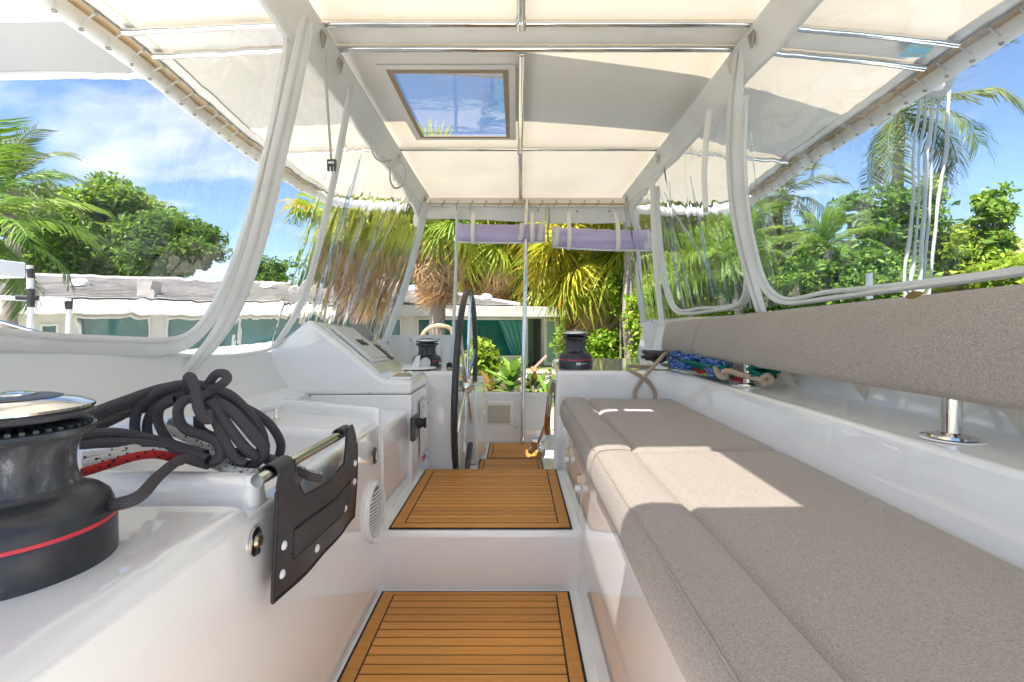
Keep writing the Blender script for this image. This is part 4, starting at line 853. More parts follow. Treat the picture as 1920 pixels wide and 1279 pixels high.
wl2 = thing('windscreen', 'narrow clear vinyl windscreen between the two slanting left posts', 'windscreen', plane_pt(-1, 1.85, 0), 'clear vinyl windscreens')
pane(wl2, -1, 1.66, 2.08, -.112, -.112, .94, .003, m=vinyl_w, ph=2)
welt(wl2, [(310, 664), (370, 668), (440, 666), (500, 655), (540, 630)], -1, .005, double=False)
p2 = thing('post', 'slim white canvas post with black buckle left of the helm console', 'post', plane_pt(-1, 2.06, .4), 'canvas covered window posts')
strip(p2, [(648, 150), (640, 210), (618, 330), (596, 430), (570, 530), (545, 590), (505, 650)], -1, [.055, .06, .06, .07, .05], lift=.02, th=.012)
wl3 = thing('windscreen', 'creased pleated clear vinyl windscreen beside the helm console', 'windscreen', plane_pt(-1, 2.9, 0), 'clear vinyl windscreens')
pane(wl3, -1, 2.08, 3.80, -.112, -.10, .93, .006, .0045, 110, 40, m=vinyl_w2, ph=4)
for (a, b) in (((672, 290), (572, 612)), ((668, 300), (612, 560)), ((742, 380), (652, 605)), ((700, 420), (650, 600)), ((650, 350), (590, 580)), ((725, 380), (640, 600)), ((690, 360), (628, 560))):
    q = [PPL(a[0] + (b[0] - a[0]) * t, a[1] + (b[1] - a[1]) * t + 4 * math.sin(9 * t), KL0, KL) + Vector((.015, 0, 0)) for t in [i / 12 for i in range(13)]]
    ob('fold', MB().tube(q, [.004 + .007 * math.sin(math.pi * i / 12) for i in range(13)], 8), vinyl_fold, wl3)
p3 = thing('post', 'far left white canvas post at the corner by the round distant winch', 'post', plane_pt(-1, 3.75, .4), 'canvas covered window posts')
strip(p3, [(790, 385), (783, 420), (768, 480), (750, 545), (730, 600), (716, 640)], -1, [.13, .13, .15, .16], lift=.02, th=.03)
strip(p3, [(770, 440), (755, 500), (730, 570), (700, 612), (690, 640)], -1, [.03, .05, .05], lift=.03, th=.02, name='loose_fold', m=vinyl)

wr1 = thing('windscreen', 'near right clear vinyl window with rounded white corner above backrest', 'windscreen', plane_pt(1, 1.0, .4), 'clear vinyl windscreens')
pane(wr1, 1, .10, 1.86, .10, .072, .95, .005, m=vinyl_w, ph=1)
welt(wr1, [(1402, 180), (1398, 300), (1404, 390), (1416, 460), (1432, 520), (1452, 553), (1485, 568), (1560, 560), (1700, 541), (1920, 512), (2200, 474), (2700, 405)], 1, .014)
pr1 = thing('post', 'bowed white canvas post between the two right windows', 'post', plane_pt(1, 1.83, .4), 'canvas covered window posts')
strip(pr1, [(1402, 95), (1391, 200), (1387, 300), (1393, 390), (1408, 470), (1425, 530), (1442, 585)], 1, [.10, .11, .10, .085, .06], lift=.025, th=.02)
strip(pr1, [(1404, 95), (1392, 200), (1388, 300), (1394, 390), (1409, 470), (1426, 530), (1443, 585)], 1, [.01, .01], 'zip', lift=.043, th=.005)
wr2 = thing('windscreen', 'middle right clear vinyl window with creases and white rounded frame', 'windscreen', plane_pt(1, 2.5, .4), 'clear vinyl windscreens')
pane(wr2, 1, 1.86, 3.1, .07, .05, .93, .008, .0015, 80, 40, m=vinyl_w2, ph=3)
welt(wr2, [(1234, 350), (1238, 430), (1246, 500), (1256, 550), (1270, 580), (1292, 588), (1340, 583), (1388, 574), (1403, 560), (1409, 530), (1408, 490)], 1, .016)
for (a, b) in (((1240, 350), (1310, 590)), ((1250, 360), (1370, 570)), ((1246, 400), (1290, 585)), ((1260, 340), (1275, 560)), ((1300, 330), (1345, 560))):
    q = [PPL(a[0] + (b[0] - a[0]) * t, a[1] + (b[1] - a[1]) * t + 3 * math.sin(9 * t), KR0, KR) + Vector((-.015, 0, 0)) for t in [i / 12 for i in range(13)]]
    ob('fold', MB().tube(q, [.003 + .005 * math.sin(math.pi * i / 12) for i in range(13)], 8), vinyl_fold, wr2)
wr3 = thing('windscreen', 'far right tall narrow clear vinyl window by the palm trunk', 'windscreen', plane_pt(1, 3.5, .4), 'clear vinyl windscreens')
pane(wr3, 1, 3.1, 3.9, .03, .0, .93, .006, .002, 40, 30, m=vinyl_w2, ph=5)
pr2 = thing('post', 'straight white canvas post right of the far right window', 'post', plane_pt(1, 3.1, .4), 'canvas covered window posts')
strip(pr2, [(1229, 340), (1231, 420), (1235, 500), (1241, 560), (1246, 612)], 1, [.10, .10], lift=.015, th=.015)
pr3 = thing('post', 'thin white canvas post at the far right corner', 'post', plane_pt(1, 3.9, .4), 'canvas covered window posts')
ob('sleeve', MB().tube([P(1191, 385, 3.9), P(1194, 460, 3.9), P(1200, 540, 3.9), P(1206, 612, 3.9)], .022, 10, flat=(1, .6)), whitecloth, pr3)

# far end curtain
val = thing('valance', 'white vinyl valance with brass snaps across the far end of the canopy', 'valance', (0, 3.93, .93))
for x0, x1, zb, zb2 in ((-.82, -.49, .862, .862), (-.485, .235, .86, .835), (.245, .98, .825, .83)):
    ob('flap', MB().sheet(lambda u, v: (x0 + (x1 - x0) * u, 3.93 + .012 * math.sin(14 * u * (x1 - x0) + 2 * v) * v, .985 + v * (zb + (zb2 - zb) * u - .985)), 30, 8, .004), whitecloth, val)
for px, py in ((881, 392), (889, 401), (997, 403), (1009, 394), (1066, 403), (1082, 396), (1143, 396), (1159, 406)):
    ob('snap', MB().lathe([(0, .006), (.008, .005), (.010, 0), (0, 0)], P(px, py, 3.912), (0, -1, 0), 12), dsteel, val)
ob('top_hem', MB().tube([(-.82, 3.92, .972), (0, 3.92, .966), (.98, 3.92, .962)], .011, 8), whitecloth, val)
def roll(label, p0, p1, r, straps, hems):
    t = thing('rolled_curtain', label, 'curtain', lerp(p0, p1, .5), 'rolled clear curtains')
    b = MB(); n = 28; nu = 40
    for i in range(nu + 1):
        c = p0.lerp(p1, i / nu) + Vector((0, 0, -.010 * math.sin(math.pi * i / nu)))
        for k in range(n + 1):
            a = 2 * math.pi * k / n * 1.0; rr = 1 + .05 * math.sin(i * .9 + k) + .02 * math.sin(3 * k)
            b.v.append(tuple(c + Vector((0, .055 * math.cos(a) * rr, r * math.sin(a) * rr))))
    for i in range(nu):
        for k in range(n): a = i * (n + 1) + k; b.f.append((a, a + 1, a + n + 2, a + n + 1))
    ob('roll', b, vinyl_roll, t)
    b2 = MB(); b2.v = [tuple(p0.lerp(p1, .5) + (Vector(v) - p0.lerp(p1, .5)) * Vector((0.985, .62, .62)).x * 1.0) for v in b.v]
    inner = MB()
    for i in range(nu + 1):
        c = p0.lerp(p1, i / nu) + Vector((0, 0, -.012))
        for k in range(n + 1):
            a = 2 * math.pi * k / n; inner.v.append(tuple(c + Vector((0, .032 * math.cos(a), r * .72 * math.sin(a) - .006))))
    inner.f = b.f; ob('inner_layer', inner, vinyl_roll, t)
    d = p1 - p0
    ob('top_sheet', MB().grid(lambda u, v: p0 + d * u + Vector((0, .0, r * .9 + v * (.93 - (p0 + d * u).z - r * .9))), 20, 6), vinyl, t)
    ob('bottom_hem', MB().tube([p0.lerp(p1, u) + Vector((0, -.02, -r - .006 - .010 * math.sin(math.pi * u))) for u in np.linspace(0, 1, 12)], .008, 8), whitecloth, t)
    for s, w in straps:
        c = p0.lerp(p1, s); q = [c + Vector((0, .02, .98 - c.z - .08)), c + Vector((0, -.055, r * .8)), c + Vector((0, -.066, 0)), c + Vector((0, -.05, -r * .9)), c + Vector((0, 0, -r - .02)), c + Vector((0, .06, -r * .4))]
        ob('strap', MB().tube(spline(q, 5), w, 8, flat=(.12, 1) if False else (.25, 1)), wwebbing, t)
    for s, w in hems:
        c = p0.lerp(p1, s); ob('end_hem', MB().hexa([c + Vector((-w - .01, -.062, -r)), c + Vector((w - .01, -.062, -r)), c + Vector((w - .01, .062, -r)), c + Vector((-w - .01, .062, -r))], [c + Vector((-w + .01, -.062, r)), c + Vector((w + .01, -.062, r)), c + Vector((w + .01, .062, r)), c + Vector((-w + .01, .062, r))]), whitecloth, t, bevel=.02)
    return t
roll('left lilac tinted clear curtain rolled up behind the steel pole', P(858, 436, 3.86), P(1022, 436, 3.86), .072, [(.18, .016), (.85, .016)], [(.73, .022), (.95, .024)])
roll('right lilac tinted clear curtain rolled up above the sofa winch', P(1036, 444, 3.84), P(1224, 450, 3.84), .080, [(.16, .016), (.64, .018)], [(.04, .024), (.95, .024)])
wf = thing('windscreen', 'flat clear window of the far curtain in front of a palm trunk', 'windscreen', P(815, 520, 3.92), 'clear vinyl windscreens')
ob('clear_pane', MB().grid(lambda u, v: P(735 + 115 * u, 632 - 228 * v, 3.92) + Vector((0, .01 * math.sin(6 * u + 4 * v), 0)), 14, 14), vinyl, wf)
ob('lower_flap', MB().sheet(lambda u, v: P(728 + 126 * u, 628 + 80 * v, 3.915) + Vector((0, .012 * math.sin(9 * u + 3 * v), 0)), 20, 10, .004), whitecloth, wf)
ob('side_sleeve', MB().tube([P(857, 395, 3.9), P(855, 500, 3.9), P(851, 600, 3.9), P(848, 695, 3.9)], .026, 10, flat=(.5, 1)), whitecloth, wf)
for px, py in ((769, 637), (823, 636), (782, 690)):
    ob('snap', MB().lathe([(0, .006), (.007, .005), (.009, 0), (0, 0)], P(px, py, 3.90), (0, -1, 0), 12), dsteel, wf)
ob('pocket', MB().box(P(770, 690, 3.90), P(826, 640, 3.906)), whitecloth, wf, bevel=.002)
hc = tag(ob('cord', MB().tube(spline([P(1028, 385, 3.9), P(1030, 410, 3.9), P(1027, 432, 3.9), P(1029, 455, 3.88)], 6), .008, 8), rope_mat('green_white_cord', (.1, .2, .05), (.7, .7, .6), (.03, .12, .03))), 'short green flecked cord hanging between the two rolled curtains', 'cord')

# hanging straps
hs = thing('hanging_strap', 'long beige strap with open black buckle hanging from left beam', 'strap', P(616, 200, 1.78))
ob('strap', MB().tube([P(608, 92, 1.66), P(613, 180, 1.70), P(621, 300, 1.76)], .012, 8, flat=(.2, 1)), webbing, hs)
c = P(622, 308, 1.755)
bu = ob('buckle', MB().box(c + Vector((-.017, -.006, -.008)), c + Vector((.017, .006, .018))), blackp, hs, bevel=.004)
ob('bar', MB().box(c + Vector((-.011, -.0075, .0)), c + Vector((.011, -.0062, .008))), lgreyp, bu)
for x in (-.012, 0, .012): ob('prong', MB().box(c + Vector((x - .004, -.004, -.026)), c + Vector((x + .004, .004, -.006))), blackp, bu, bevel=.002)
hs = thing('hanging_strap', 'white strap with snap end hanging from right beam', 'strap', P(1325, 300, 2.05))
ob('strap', MB().tube([P(1330, 205, 1.95), P(1324, 260, 2.0), P(1320, 330, 2.02), P(1323, 398, 2.03)], .012, 8, flat=(.2, 1)), wwebbing, hs)
ob('snap', MB().lathe([(0, .006), (.007, .005), (.009, 0), (0, 0)], P(1324, 393, 2.025), (0, -1, 0), 12), dsteel, hs)
cdl = thing('drooping_line', 'thin white cord loop drooping below the left beam', 'cord', P(730, 320, 2.6))
ob('loop', MB().tube(spline([P(694, 260, 2.35), P(700, 290, 2.4), P(715, 303, 2.5), P(735, 300, 2.6)], 6), .004, 6), rope_pale, cdl)
ob('loop', MB().tube(spline([P(731, 315, 2.65), P(732, 340, 2.7), P(741, 353, 2.75), P(756, 345, 2.8), P(760, 322, 2.8), P(752, 300, 2.78)], 6), .006, 6), rope_pale, cdl)

# ================================================================== left: grey rope coil, lines, bag
D = P
rg = thing('rope_coil', 'big coil of thick dark grey braided rope lying in the white tray', 'rope', P(380, 800, 1.05))
def strand(pts, r=.0092, m=rope_grey, name='strand', t=None, n=10):
    return ob(name, MB().tube(spline([P(*q) for q in pts], 7), r, n), m, t or rg)
strand([(150, 782, .92), (230, 752, .96), (300, 728, 1.02), (355, 720, 1.06), (385, 722, 1.08)])
strand([(145, 800, .93), (220, 766, .98), (300, 742, 1.04), (350, 735, 1.07), (400, 730, 1.09), (440, 745, 1.10), (480, 795, 1.10), (498, 835, 1.10), (492, 858, 1.10)])
strand([(150, 815, .95), (215, 787, 1.0), (262, 762, 1.05), (305, 750, 1.08)])
strand([(160, 800, .98), (250, 772, 1.02), (330, 752, 1.06)])
strand([(254, 812, 1.0), (253, 790, 1.0), (262, 762, 1.0), (290, 738, 1.0), (330, 722, 1.0), (375, 722, 1.0), (405, 726, .99), (425, 712, .98), (421, 701, .98), (405, 702, .99), (392, 718, 1.0)])
strand([(278, 820, 1.02), (276, 796, 1.02), (288, 768, 1.01), (320, 748, 1.0), (350, 742, 1.0), (388, 750, .99)])
strand([(380, 850, .98), (350, 845, .99), (322, 832, 1.0), (305, 810, 1.0), (296, 785, 1.0), (302, 764, .99), (330, 750, .99)])
strand([(353, 706, .955), (360, 712, .95), (368, 740, .95), (372, 765, .95), (383, 784, .95), (391, 786, .955), (390, 775, .965)], .0102)
strand([(354, 707, .96), (352, 722, .985), (358, 740, 1.0)], .0102)
strand([(400, 730, 1.0), (375, 745, .98), (348, 750, .97), (335, 765, .965), (336, 788, .965), (350, 806, .965), (378, 816, .965), (402, 826, .965), (414, 845, .965), (408, 862, .96), (395, 868, .955)], .0098)
strand([(400, 735, 1.02), (440, 748, 1.03), (475, 785, 1.03), (492, 815, 1.03), (493, 840, 1.03), (480, 858, 1.04)], .0102)
strand([(388, 745, 1.0), (430, 765, 1.0), (465, 800, 1.0), (490, 832, 1.0), (486, 850, 1.0)], .0102)
strand([(385, 755, .99), (405, 790, .98), (420, 825, .97), (440, 858, .97), (462, 872, .97)], .0102)
strand([(395, 752, .985), (425, 795, .98), (458, 838, .98), (485, 860, .985)], .0102)
strand([(400, 748, 1.0), (440, 778, .99), (475, 818, .99), (495, 842, .99), (488, 862, .99), (455, 880, .98)], .0102)
strand([(420, 750, 1.06), (470, 770, 1.08), (505, 795, 1.09), (526, 830, 1.10), (522, 860, 1.10)], .0098)
strand([(372, 780, 1.0), (376, 805, 1.0), (400, 818, 1.0), (430, 815, 1.02)], .0095)
strand([(300, 830, 1.02), (330, 845, 1.0), (365, 858, .99), (400, 868, .98)], .009)
strand([(150, 815, .88), (220, 812, .92), (290, 825, .95), (350, 842, .96), (385, 852, .955)], .0098)
strand([(150, 833, .88), (220, 830, .91), (290, 836, .935), (350, 850, .945), (390, 862, .945)], .0098)
strand([(438, 848, 1.03), (470, 852, 1.05), (500, 862, 1.05), (520, 880, 1.04)], .0098)
strand([(500, 858, 1.02), (520, 866, .99), (545, 890, .96), (560, 905, .97)], .009)
strand([(550, 880, 1.05), (580, 893, 1.04), (600, 897, 1.06)], .009)
tail = tag(ob('rope', MB().tube(spline([P(188, 948, .72), P(222, 945, .69), P(262, 930, .70), P(295, 895, .80), P(325, 870, .865), P(345, 860, .90), P(365, 865, .93), P(390, 872, .96)], 8), .0092, 12), rope_grey), 'single grey rope tail running over the tray lip to the big winch', 'rope')
tag(ob('rope', MB().tube(spline([P(155, 886, .80), P(200, 872, .83), P(250, 857, .86), P(290, 852, .89), P(322, 858, .92), P(340, 866, .96)], 8), .0078, 12), rope_red), 'red and black braided rope running from the big winch', 'rope')
wrp = thing('white_line', 'white black flecked rope lying under the grey coil', 'rope', P(300, 850, 1.0))
for pts in ([(155, 858, .86), (220, 848, .89), (270, 840, .93), (330, 842, .97), (400, 862, 1.0), (450, 875, 1.0)], [(155, 872, .84), (210, 858, .87), (270, 848, .91), (335, 852, .95), (395, 868, .98), (440, 884, .96), (478, 888, .94)],
            [(300, 800, 1.08), (330, 812, 1.08), (370, 830, 1.08), (410, 850, 1.06)], [(430, 860, 1.02), (470, 880, 1.0), (500, 885, .98)], [(540, 868, 1.12), (570, 885, 1.1), (600, 893, 1.12)]):
    strand(pts, .0095, rope_white, 'strand', wrp)
gy = mat('dummy_grey', (0.3, 0.3, 0.3)); rope_gw = rope_mat('pale_grey_braid', (0.12, 0.13, 0.15), (0.30, 0.32, 0.35), (0.03, 0.03, 0.03))
gr = thing('pale_grey_line', 'pale grey flecked rope under the coil in the tray', 'rope', P(380, 820, 1.1))
strand([(310, 800, 1.1), (350, 815, 1.1), (390, 838, 1.08), (420, 862, 1.05), (450, 875, 1.03)], .0095, rope_gw, 'strand', gr)
strand([(318, 790, 1.12), (360, 806, 1.12), (400, 828, 1.1), (440, 852, 1.08)], .0095, rope_gw, 'strand', gr)

# rope bag hanging on a steel rod
bag = thing('rope_bag', 'dark pvc rope bag with mesh pocket and white snaps hung on a steel rod', 'bag', P(580, 960, 1.08))
RX = -0.462
r0, r1 = Vector((RX, .855, -.279)), Vector((RX, 1.315, -.292))
rod = ob('rod', MB().tube([r0, r1], .0115, 18), steel, bag)
ob('rod_end', MB().lathe([(0, .010), (.0115, .008), (.0125, 0), (.0115, -.004), (0, -.004)], r1, (0, 1, 0), 18), dsteel, rod)
ob('rod_hole', MB().lathe([(0, .001), (.003, .0), (0, 0)], r0 + Vector((.0, .03, .0115)), (0, 0, 1), 10), darkp, rod)
ob('rod_bracket', MB().box(r0 + Vector((-.03, .01, -.014)), r0 + Vector((-.008, .035, .004))), gel, rod, bevel=.004)
ob('rod_bracket', MB().box(r1 + Vector((-.03, -.035, -.014)), r1 + Vector((-.008, -.01, .004))), gel, rod, bevel=.004)
y0, y1 = .885, 1.335
def bagx(y, z): return RX + .017 + .016 * math.sin(math.pi * min(1, max(0, (y - y0) / (y1 - y0)))) * math.sin(math.pi * min(1, max(0, (-.30 - z) / .24))) + .004 * math.sin((y - y0) * 9) * (-.29 - z) * 4 + .002 * math.sin(y * 31 + z * 20) - .02 * max(0, (-.30 - z)) 
def bagp(y, z): return Vector((bagx(y, z), y, z))
# outline in (y,z): straps over the rod, cut-out between them
zr = -.27
yl = y0 + .075; yr = y1 - .085
def edge_l(z): return y0 + (0.0 if z > -.33 else -.004) + (.012 if z > -.32 else 0)
zbot0, zbot1 = -.513, -.535
cutz = lambda y: -.345 - .014 * math.sin(math.pi * min(1, max(0, (y - yl) / (yr - yl)))) ** .5
def body(u, v):
    y = y0 + u * (y1 - y0)
    zt = -.270
    if yl < y < yr:
        e = min((y - yl), (yr - y)) / .03; zt = -.270 + (cutz(y) + .270) * min(1, e) ** .6
    if y < y0 + .03: zt -= .03 * ((y0 + .03 - y) / .03) ** 2
    if y > y1 - .04: zt -= .05 * ((y - (y1 - .04)) / .04) ** 1.5
    zb = zbot0 + (zbot1 - zbot0) * u
    return bagp(y, zt + v * (zb - zt))
ob('front', MB().sheet(body, 90, 24, -.003), pvc, bag, smooth=60)
for a, b in ((y0 + .012, yl), (yr, y1 - .035)):
    ob('loop', MB().sheet(lambda u, v: Vector((RX + .0165 * math.cos(math.pi * 1.25 * v), a + u * (b - a), -.279 - .013 * ((a + b) / 2 - .855) / .46 + .0165 * math.sin(math.pi * 1.25 * v))), 10, 16, .003), pvc, bag, smooth=60)
edge = [body(u, 1) for u in np.linspace(0, 1, 30)]
ob('bottom_piping', MB().tube([e + Vector((.002, 0, 0)) for e in edge], .004, 8), blackr, bag)
ob('side_piping', MB().tube([body(0, v) + Vector((.002, 0, 0)) for v in np.linspace(.05, 1, 20)], .004, 8), blackr, bag)
ob('side_piping', MB().tube([body(1, v) + Vector((.002, 0, 0)) for v in np.linspace(.05, 1, 20)], .004, 8), blackr, bag)
ob('cutout_piping', MB().tube([body(u, 0) + Vector((.002, 0, 0)) for u in np.linspace((yl - y0) / (y1 - y0), (yr - y0) / (y1 - y0), 50)], .0028, 6), blackr, bag)
ob('mesh_pocket', MB().sheet(lambda u, v: bagp(y0 + .055 + u * (y1 - y0 - .115), -.405 - .012 * u - v * .052) + Vector((.0035, 0, 0)), 30, 6, -.0015), mesh_m, bag, smooth=60)
ob('pocket_seam', MB().tube([bagp(y0 + .055 + u * (y1 - y0 - .115), -.402 - .012 * u) + Vector((.0042, 0, 0)) for u in np.linspace(0, 1, 20)], .0018, 6), blackr, bag)
ob('pocket_seam', MB().tube([bagp(y0 + .055 + u * (y1 - y0 - .115), -.459 - .012 * u) + Vector((.0042, 0, 0)) for u in np.linspace(0, 1, 20)], .0018, 6), blackr, bag)
for (y, z) in ((y0 + .022, -.418), (y0 + .022, -.472), (y0 + .16, -.488), (y0 + .335, -.468), (y1 - .030, -.378), (y1 - .028, -.428)):
    ob('snap', MB().lathe([(0, .005), (.006, .0045), (.0085, .002), (.0085, 0), (0, 0)], bagp(y, z) + Vector((.003, 0, 0)), (1, 0, 0), 16), whitep, bag)

# ================================================================== boom above the canopy, hanging lines, fittings outside
boom = thing('boom', 'grey sail bag on the boom passing just above the canopy', 'boom', (-1, 2.15, 1.3))
grc = mat('grey_sailbag_cloth', (0.33, 0.33, 0.33), 0.8); bump(grc, noise(grc.node_tree, 3, 4), .4, .03)
grl = mat('taupe_sailbag_cloth', (0.42, 0.38, 0.35), 0.8)
def by(x): return -0.03 * min(0, x + .3) + .20 * max(0, x + .35) ** 1.2
def bpanel(name, y0, z0, y1, z1, m): ob(name, MB().sheet(lambda u, v: (-8 + u * 10.1, by(-8 + u * 10.1) + y0 + v * (y1 - y0), z0 + v * (z1 - z0) - .012 * math.sin(math.pi * v) + .006 * math.sin(u * 60)), 60, 6, .004), m, boom)
bpanel('under_cloth', 1.80, 1.185, 2.21, 1.185, grc); bpanel('bag_side', 1.80, 1.20, 1.92, 2.1, grl); bpanel('bag_side', 2.21, 1.20, 2.06, 2.1, grl)
for y in (1.79, 2.22):
    ob('batten_sleeve', MB().tube([(x, by(x) + y, 1.182 + .004 * math.sin(x * 9)) for x in np.linspace(-8, 2.1, 40)], .022, 10), whitecloth, boom)
ob('spar', MB().tube([(x, by(x) + 2.0, 1.40) for x in np.linspace(-8, 2.35, 6)], .13, 20, flat=(1.1, .75)), mat('grey_spar', (0.45, 0.45, 0.44), .4), boom)
for k, (a, b) in enumerate((((1724, 178), (1698, 545)), ((1737, 174), (1709, 545)), ((1752, 165), (1720, 545)), ((1764, 164), (1729, 545)), ((1782, 158), (1742, 545)))):
    d = 2.62 + .03 * k
    kink = 6 if k < 4 else 10
    pts = [P(a[0] + (b[0] - a[0]) * t - kink * math.exp(-((t - .33) / .12) ** 2) * (1 if k < 4 else -.6), a[1] + (b[1] - a[1]) * t, d) for t in np.linspace(-.25, 1.25, 40)]
    o = tag(ob('mainsheet_line', MB().tube(pts, [.008, .0065, .0115, .0065, .009][k], 8), rope_pale),
            ['first from the left of the white lines hanging outside the right window', 'second from the left of the white lines outside the right window', 'thickest white line in the middle of the lines outside the right window', 'white line just right of the thickest one outside the right window', 'separate rightmost white line outside the right window'][k], 'line', 'white lines hanging outside the right window')
stub = thing('white_stub_post', 'short white post standing just outside the right window', 'post', P(1630, 545, 2.1))
ob('post', MB().tube([P(1630, 560, 2.1), P(1630, 513, 2.1)], .013, 14), whitep, stub); ob('cap', MB().lathe([(0, .003), (.012, .002), (.0135, -.004), (0, -.004)], P(1630, 513, 2.1), (0, 0, 1), 14), whitep, stub)
tf = thing('taped_frame', 'white frame with black taped joints outside the near left window', 'frame', P(57, 640, 3.2))
dd = 3.2
ob('upright', MB().tube([P(58, 690, dd), P(55, 498, dd)], .018, 12), lgreyp, tf)
ob('upright', MB().tube([P(131, 690, dd + .2), P(129, 560, dd + .2)], .017, 12), lgreyp, tf)
ob('crossrail', MB().tube([P(-60, 556, dd - .1), P(133, 563, dd + .2)], .014, 12), lgreyp, tf)
for q, w_ in (((56, 505, 58, 522), .021), ((57, 542, 57, 575), .021), ((130, 560, 130, 580), .020)):
    d_ = dd if q[0] < 100 else dd + .2
    ob('tape', MB().tube([P(q[0], q[1], d_), P(q[2], q[3], d_)], w_, 12), blackr, tf)
ob('tape', MB().tube([P(28, 557, dd - .01), P(72, 559, dd + .05)], .017, 12), blackr, tf)
ob('awning_edge', MB().box(P(-200, 508, 3.0), P(48, 492, 3.5)), whitep, tf, bevel=.01)
gl_ = thing('guard_line', 'thin pale steel guard line slanting outside the near left window', 'guard line', P(50, 610, 2.4))
ob('line', MB().tube([P(-60, 585, 2.4), P(105, 632, 2.6)], .008, 8), steel, gl_)

lf = thing('fallen_leaf', 'small dried brown leaf lying on top edge of the backrest', 'leaf', P(1716, 553, 1.02))
c = P(1716, 553, 1.02); ob('blade', MB().sheet(lambda u, v: c + Vector(((u - .5) * .045, .006 * math.sin(3 * u), (u - .5) * .009 + (v - .5) * .016 * math.sin(math.pi * max(.02, min(.98, u))))), 8, 4, .0008), mat('dry_leaf', (.22, .13, .03), .7), lf)
# ================================================================== house behind the garden
stucco = mat('white_stucco', (0.72, 0.71, 0.67), 0.8)
L(stucco.node_tree, ramp(stucco.node_tree, noise(stucco.node_tree, 1.2, 6), [(0.3, (0.66, 0.645, 0.60)), (0.7, (0.76, 0.75, 0.72))]), bsdf(stucco).inputs['Base Color'])
tile_m = mat('weathered_roof_tile', (0.20, 0.17, 0.15), 0.85)
L(tile_m.node_tree, ramp(tile_m.node_tree, noise(tile_m.node_tree, 1.3, 8, .7), [(0.3, (0.26, 0.24, 0.23)), (0.55, (0.40, 0.375, 0.36)), (0.75, (0.52, 0.49, 0.47))]), bsdf(tile_m).inputs['Base Color'])
glass_m = mat('teal_window_glass', (0.015, 0.13, 0.125), 0.06, spec=0.8)
L(glass_m.node_tree, ramp(glass_m.node_tree, noise(glass_m.node_tree, .5, 5), [(0.35, (0.008, 0.075, 0.085)), (0.65, (0.02, 0.20, 0.175))]), bsdf(glass_m).inputs['Base Color'])
sheetm = mat('teal_plastic_sheet', (0.05, 0.26, 0.24), 0.35); bump(sheetm, noise(sheetm.node_tree, 2, 4, sc=(1, 1, .3)), .8, .05)
curt = mat('pale_curtain', (0.30, 0.46, 0.44), 0.8)
HO = Vector((2.75, 24, 0)); HU = Vector((-16.5, -7, 0)).normalized(); HNn = Vector((HU.y, -HU.x, 0))
if HNn.y > 0: HNn = -HNn                       # outward normal (towards the boat)
def hs_at(px, off=0.0):                       # distance along the facade where a sight line meets it
    a = (px - CX) / F; o = HO + HNn * off; return (a * o.y - o.x) / (HU.x - a * HU.y)
def HP(s, off, z): return HO + HU * s + HNn * off + Vector((0, 0, z))
def hbox(mb, s0, s1, o0, o1, z0, z1):
    mb.hexa([HP(s0, o0, z0), HP(s1, o0, z0), HP(s1, o1, z0), HP(s0, o1, z0)], [HP(s0, o0, z1), HP(s1, o0, z1), HP(s1, o1, z1), HP(s0, o1, z1)]); return mb
house = thing('white_house', 'low white house with teal windows and grey tiled roof behind the garden', 'house', HP(8, -3, GZ))
HL = 30.0; ET, EB = 0.80, 0.33
S0 = hs_at(1055)
ob('fascia', hbox(MB(), hs_at(1092, 1.2), HL, 1.05, 1.2, EB, ET), stucco, house, bevel=.02)
ob('soffit', hbox(MB(), S0 - .9, HL, -.1, 1.04, EB + .02, EB + .08), stucco, house)
ob('flat_roof', hbox(MB(), hs_at(1092, 1.2) + .05, HL, -6, 1.04, ET - .12, ET - .02), stucco, house)
ob('rear_wall', hbox(MB(), S0, HL, -9.2, -9, GZ, ET), stucco, house)
ob('end_wall', hbox(MB(), S0, S0 + .25, -9, 0, GZ, EB + .02), stucco, house)
ob('gutter_vent', hbox(MB(), hs_at(1075, 1.2), hs_at(1060, 1.2), 1.2, 1.23, EB + .15, EB + .3), lgreyp, house)
# front: piers, windows, door
zs, zt_ = -1.55, 0.27
def win(p0, p1, z0=zs, z1=zt_, m=glass_m, nm='window', mull=0):
    s0, s1 = sorted((hs_at(p0), hs_at(p1)))
    w_ = ob(nm, hbox(hbox(hbox(hbox(MB(), s0, s1, -.02, .07, z0, z0 + .07), s0, s1, -.02, .07, z1 - .07, z1), s0, s0 + .05, -.02, .07, z0 + .07, z1 - .07), s1 - .05, s1, -.02, .07, z0 + .07, z1 - .07), whitep, house)
    ob('pane', hbox(MB(), s0 + .06, s1 - .06, -.06, -.03, z0 + .06, z1 - .06), m, w_)
    for k in range(mull): s = s0 + (s1 - s0) * (k + 1) / (mull + 1); ob('mullion', hbox(MB(), s - .03, s + .03, -.02, .05, z0 + .07, z1 - .07), whitep, w_)
    return s0, s1
spans = [(-420, -330), (-300, -190), (-150, -40), (0, 38), (74, 120), (148, 283), (312, 440), (446, 575), (581, 700), (706, 752), (782, 880), (884, 980)]
low = {(0, 38): (-1.0, .08), (74, 120): (-1.0, .02)}
cuts = []
for a, b in spans:
    z0, z1 = low.get((a, b), (zs, zt_)); cuts.append(win(a, b, z0, z1)); 
door0, door1 = sorted((hs_at(990), hs_at(1018)))
cuts.append((door0, door1)); cuts.sort()
prev = S0
for s0, s1 in cuts:
    if s0 > prev: ob('wall_pier', hbox(MB(), prev, s0, -.22, 0, GZ, EB + .02), stucco, house)
    prev = s1
ob('wall_pier', hbox(MB(), prev, HL, -.22, 0, GZ, EB + .02), stucco, house)
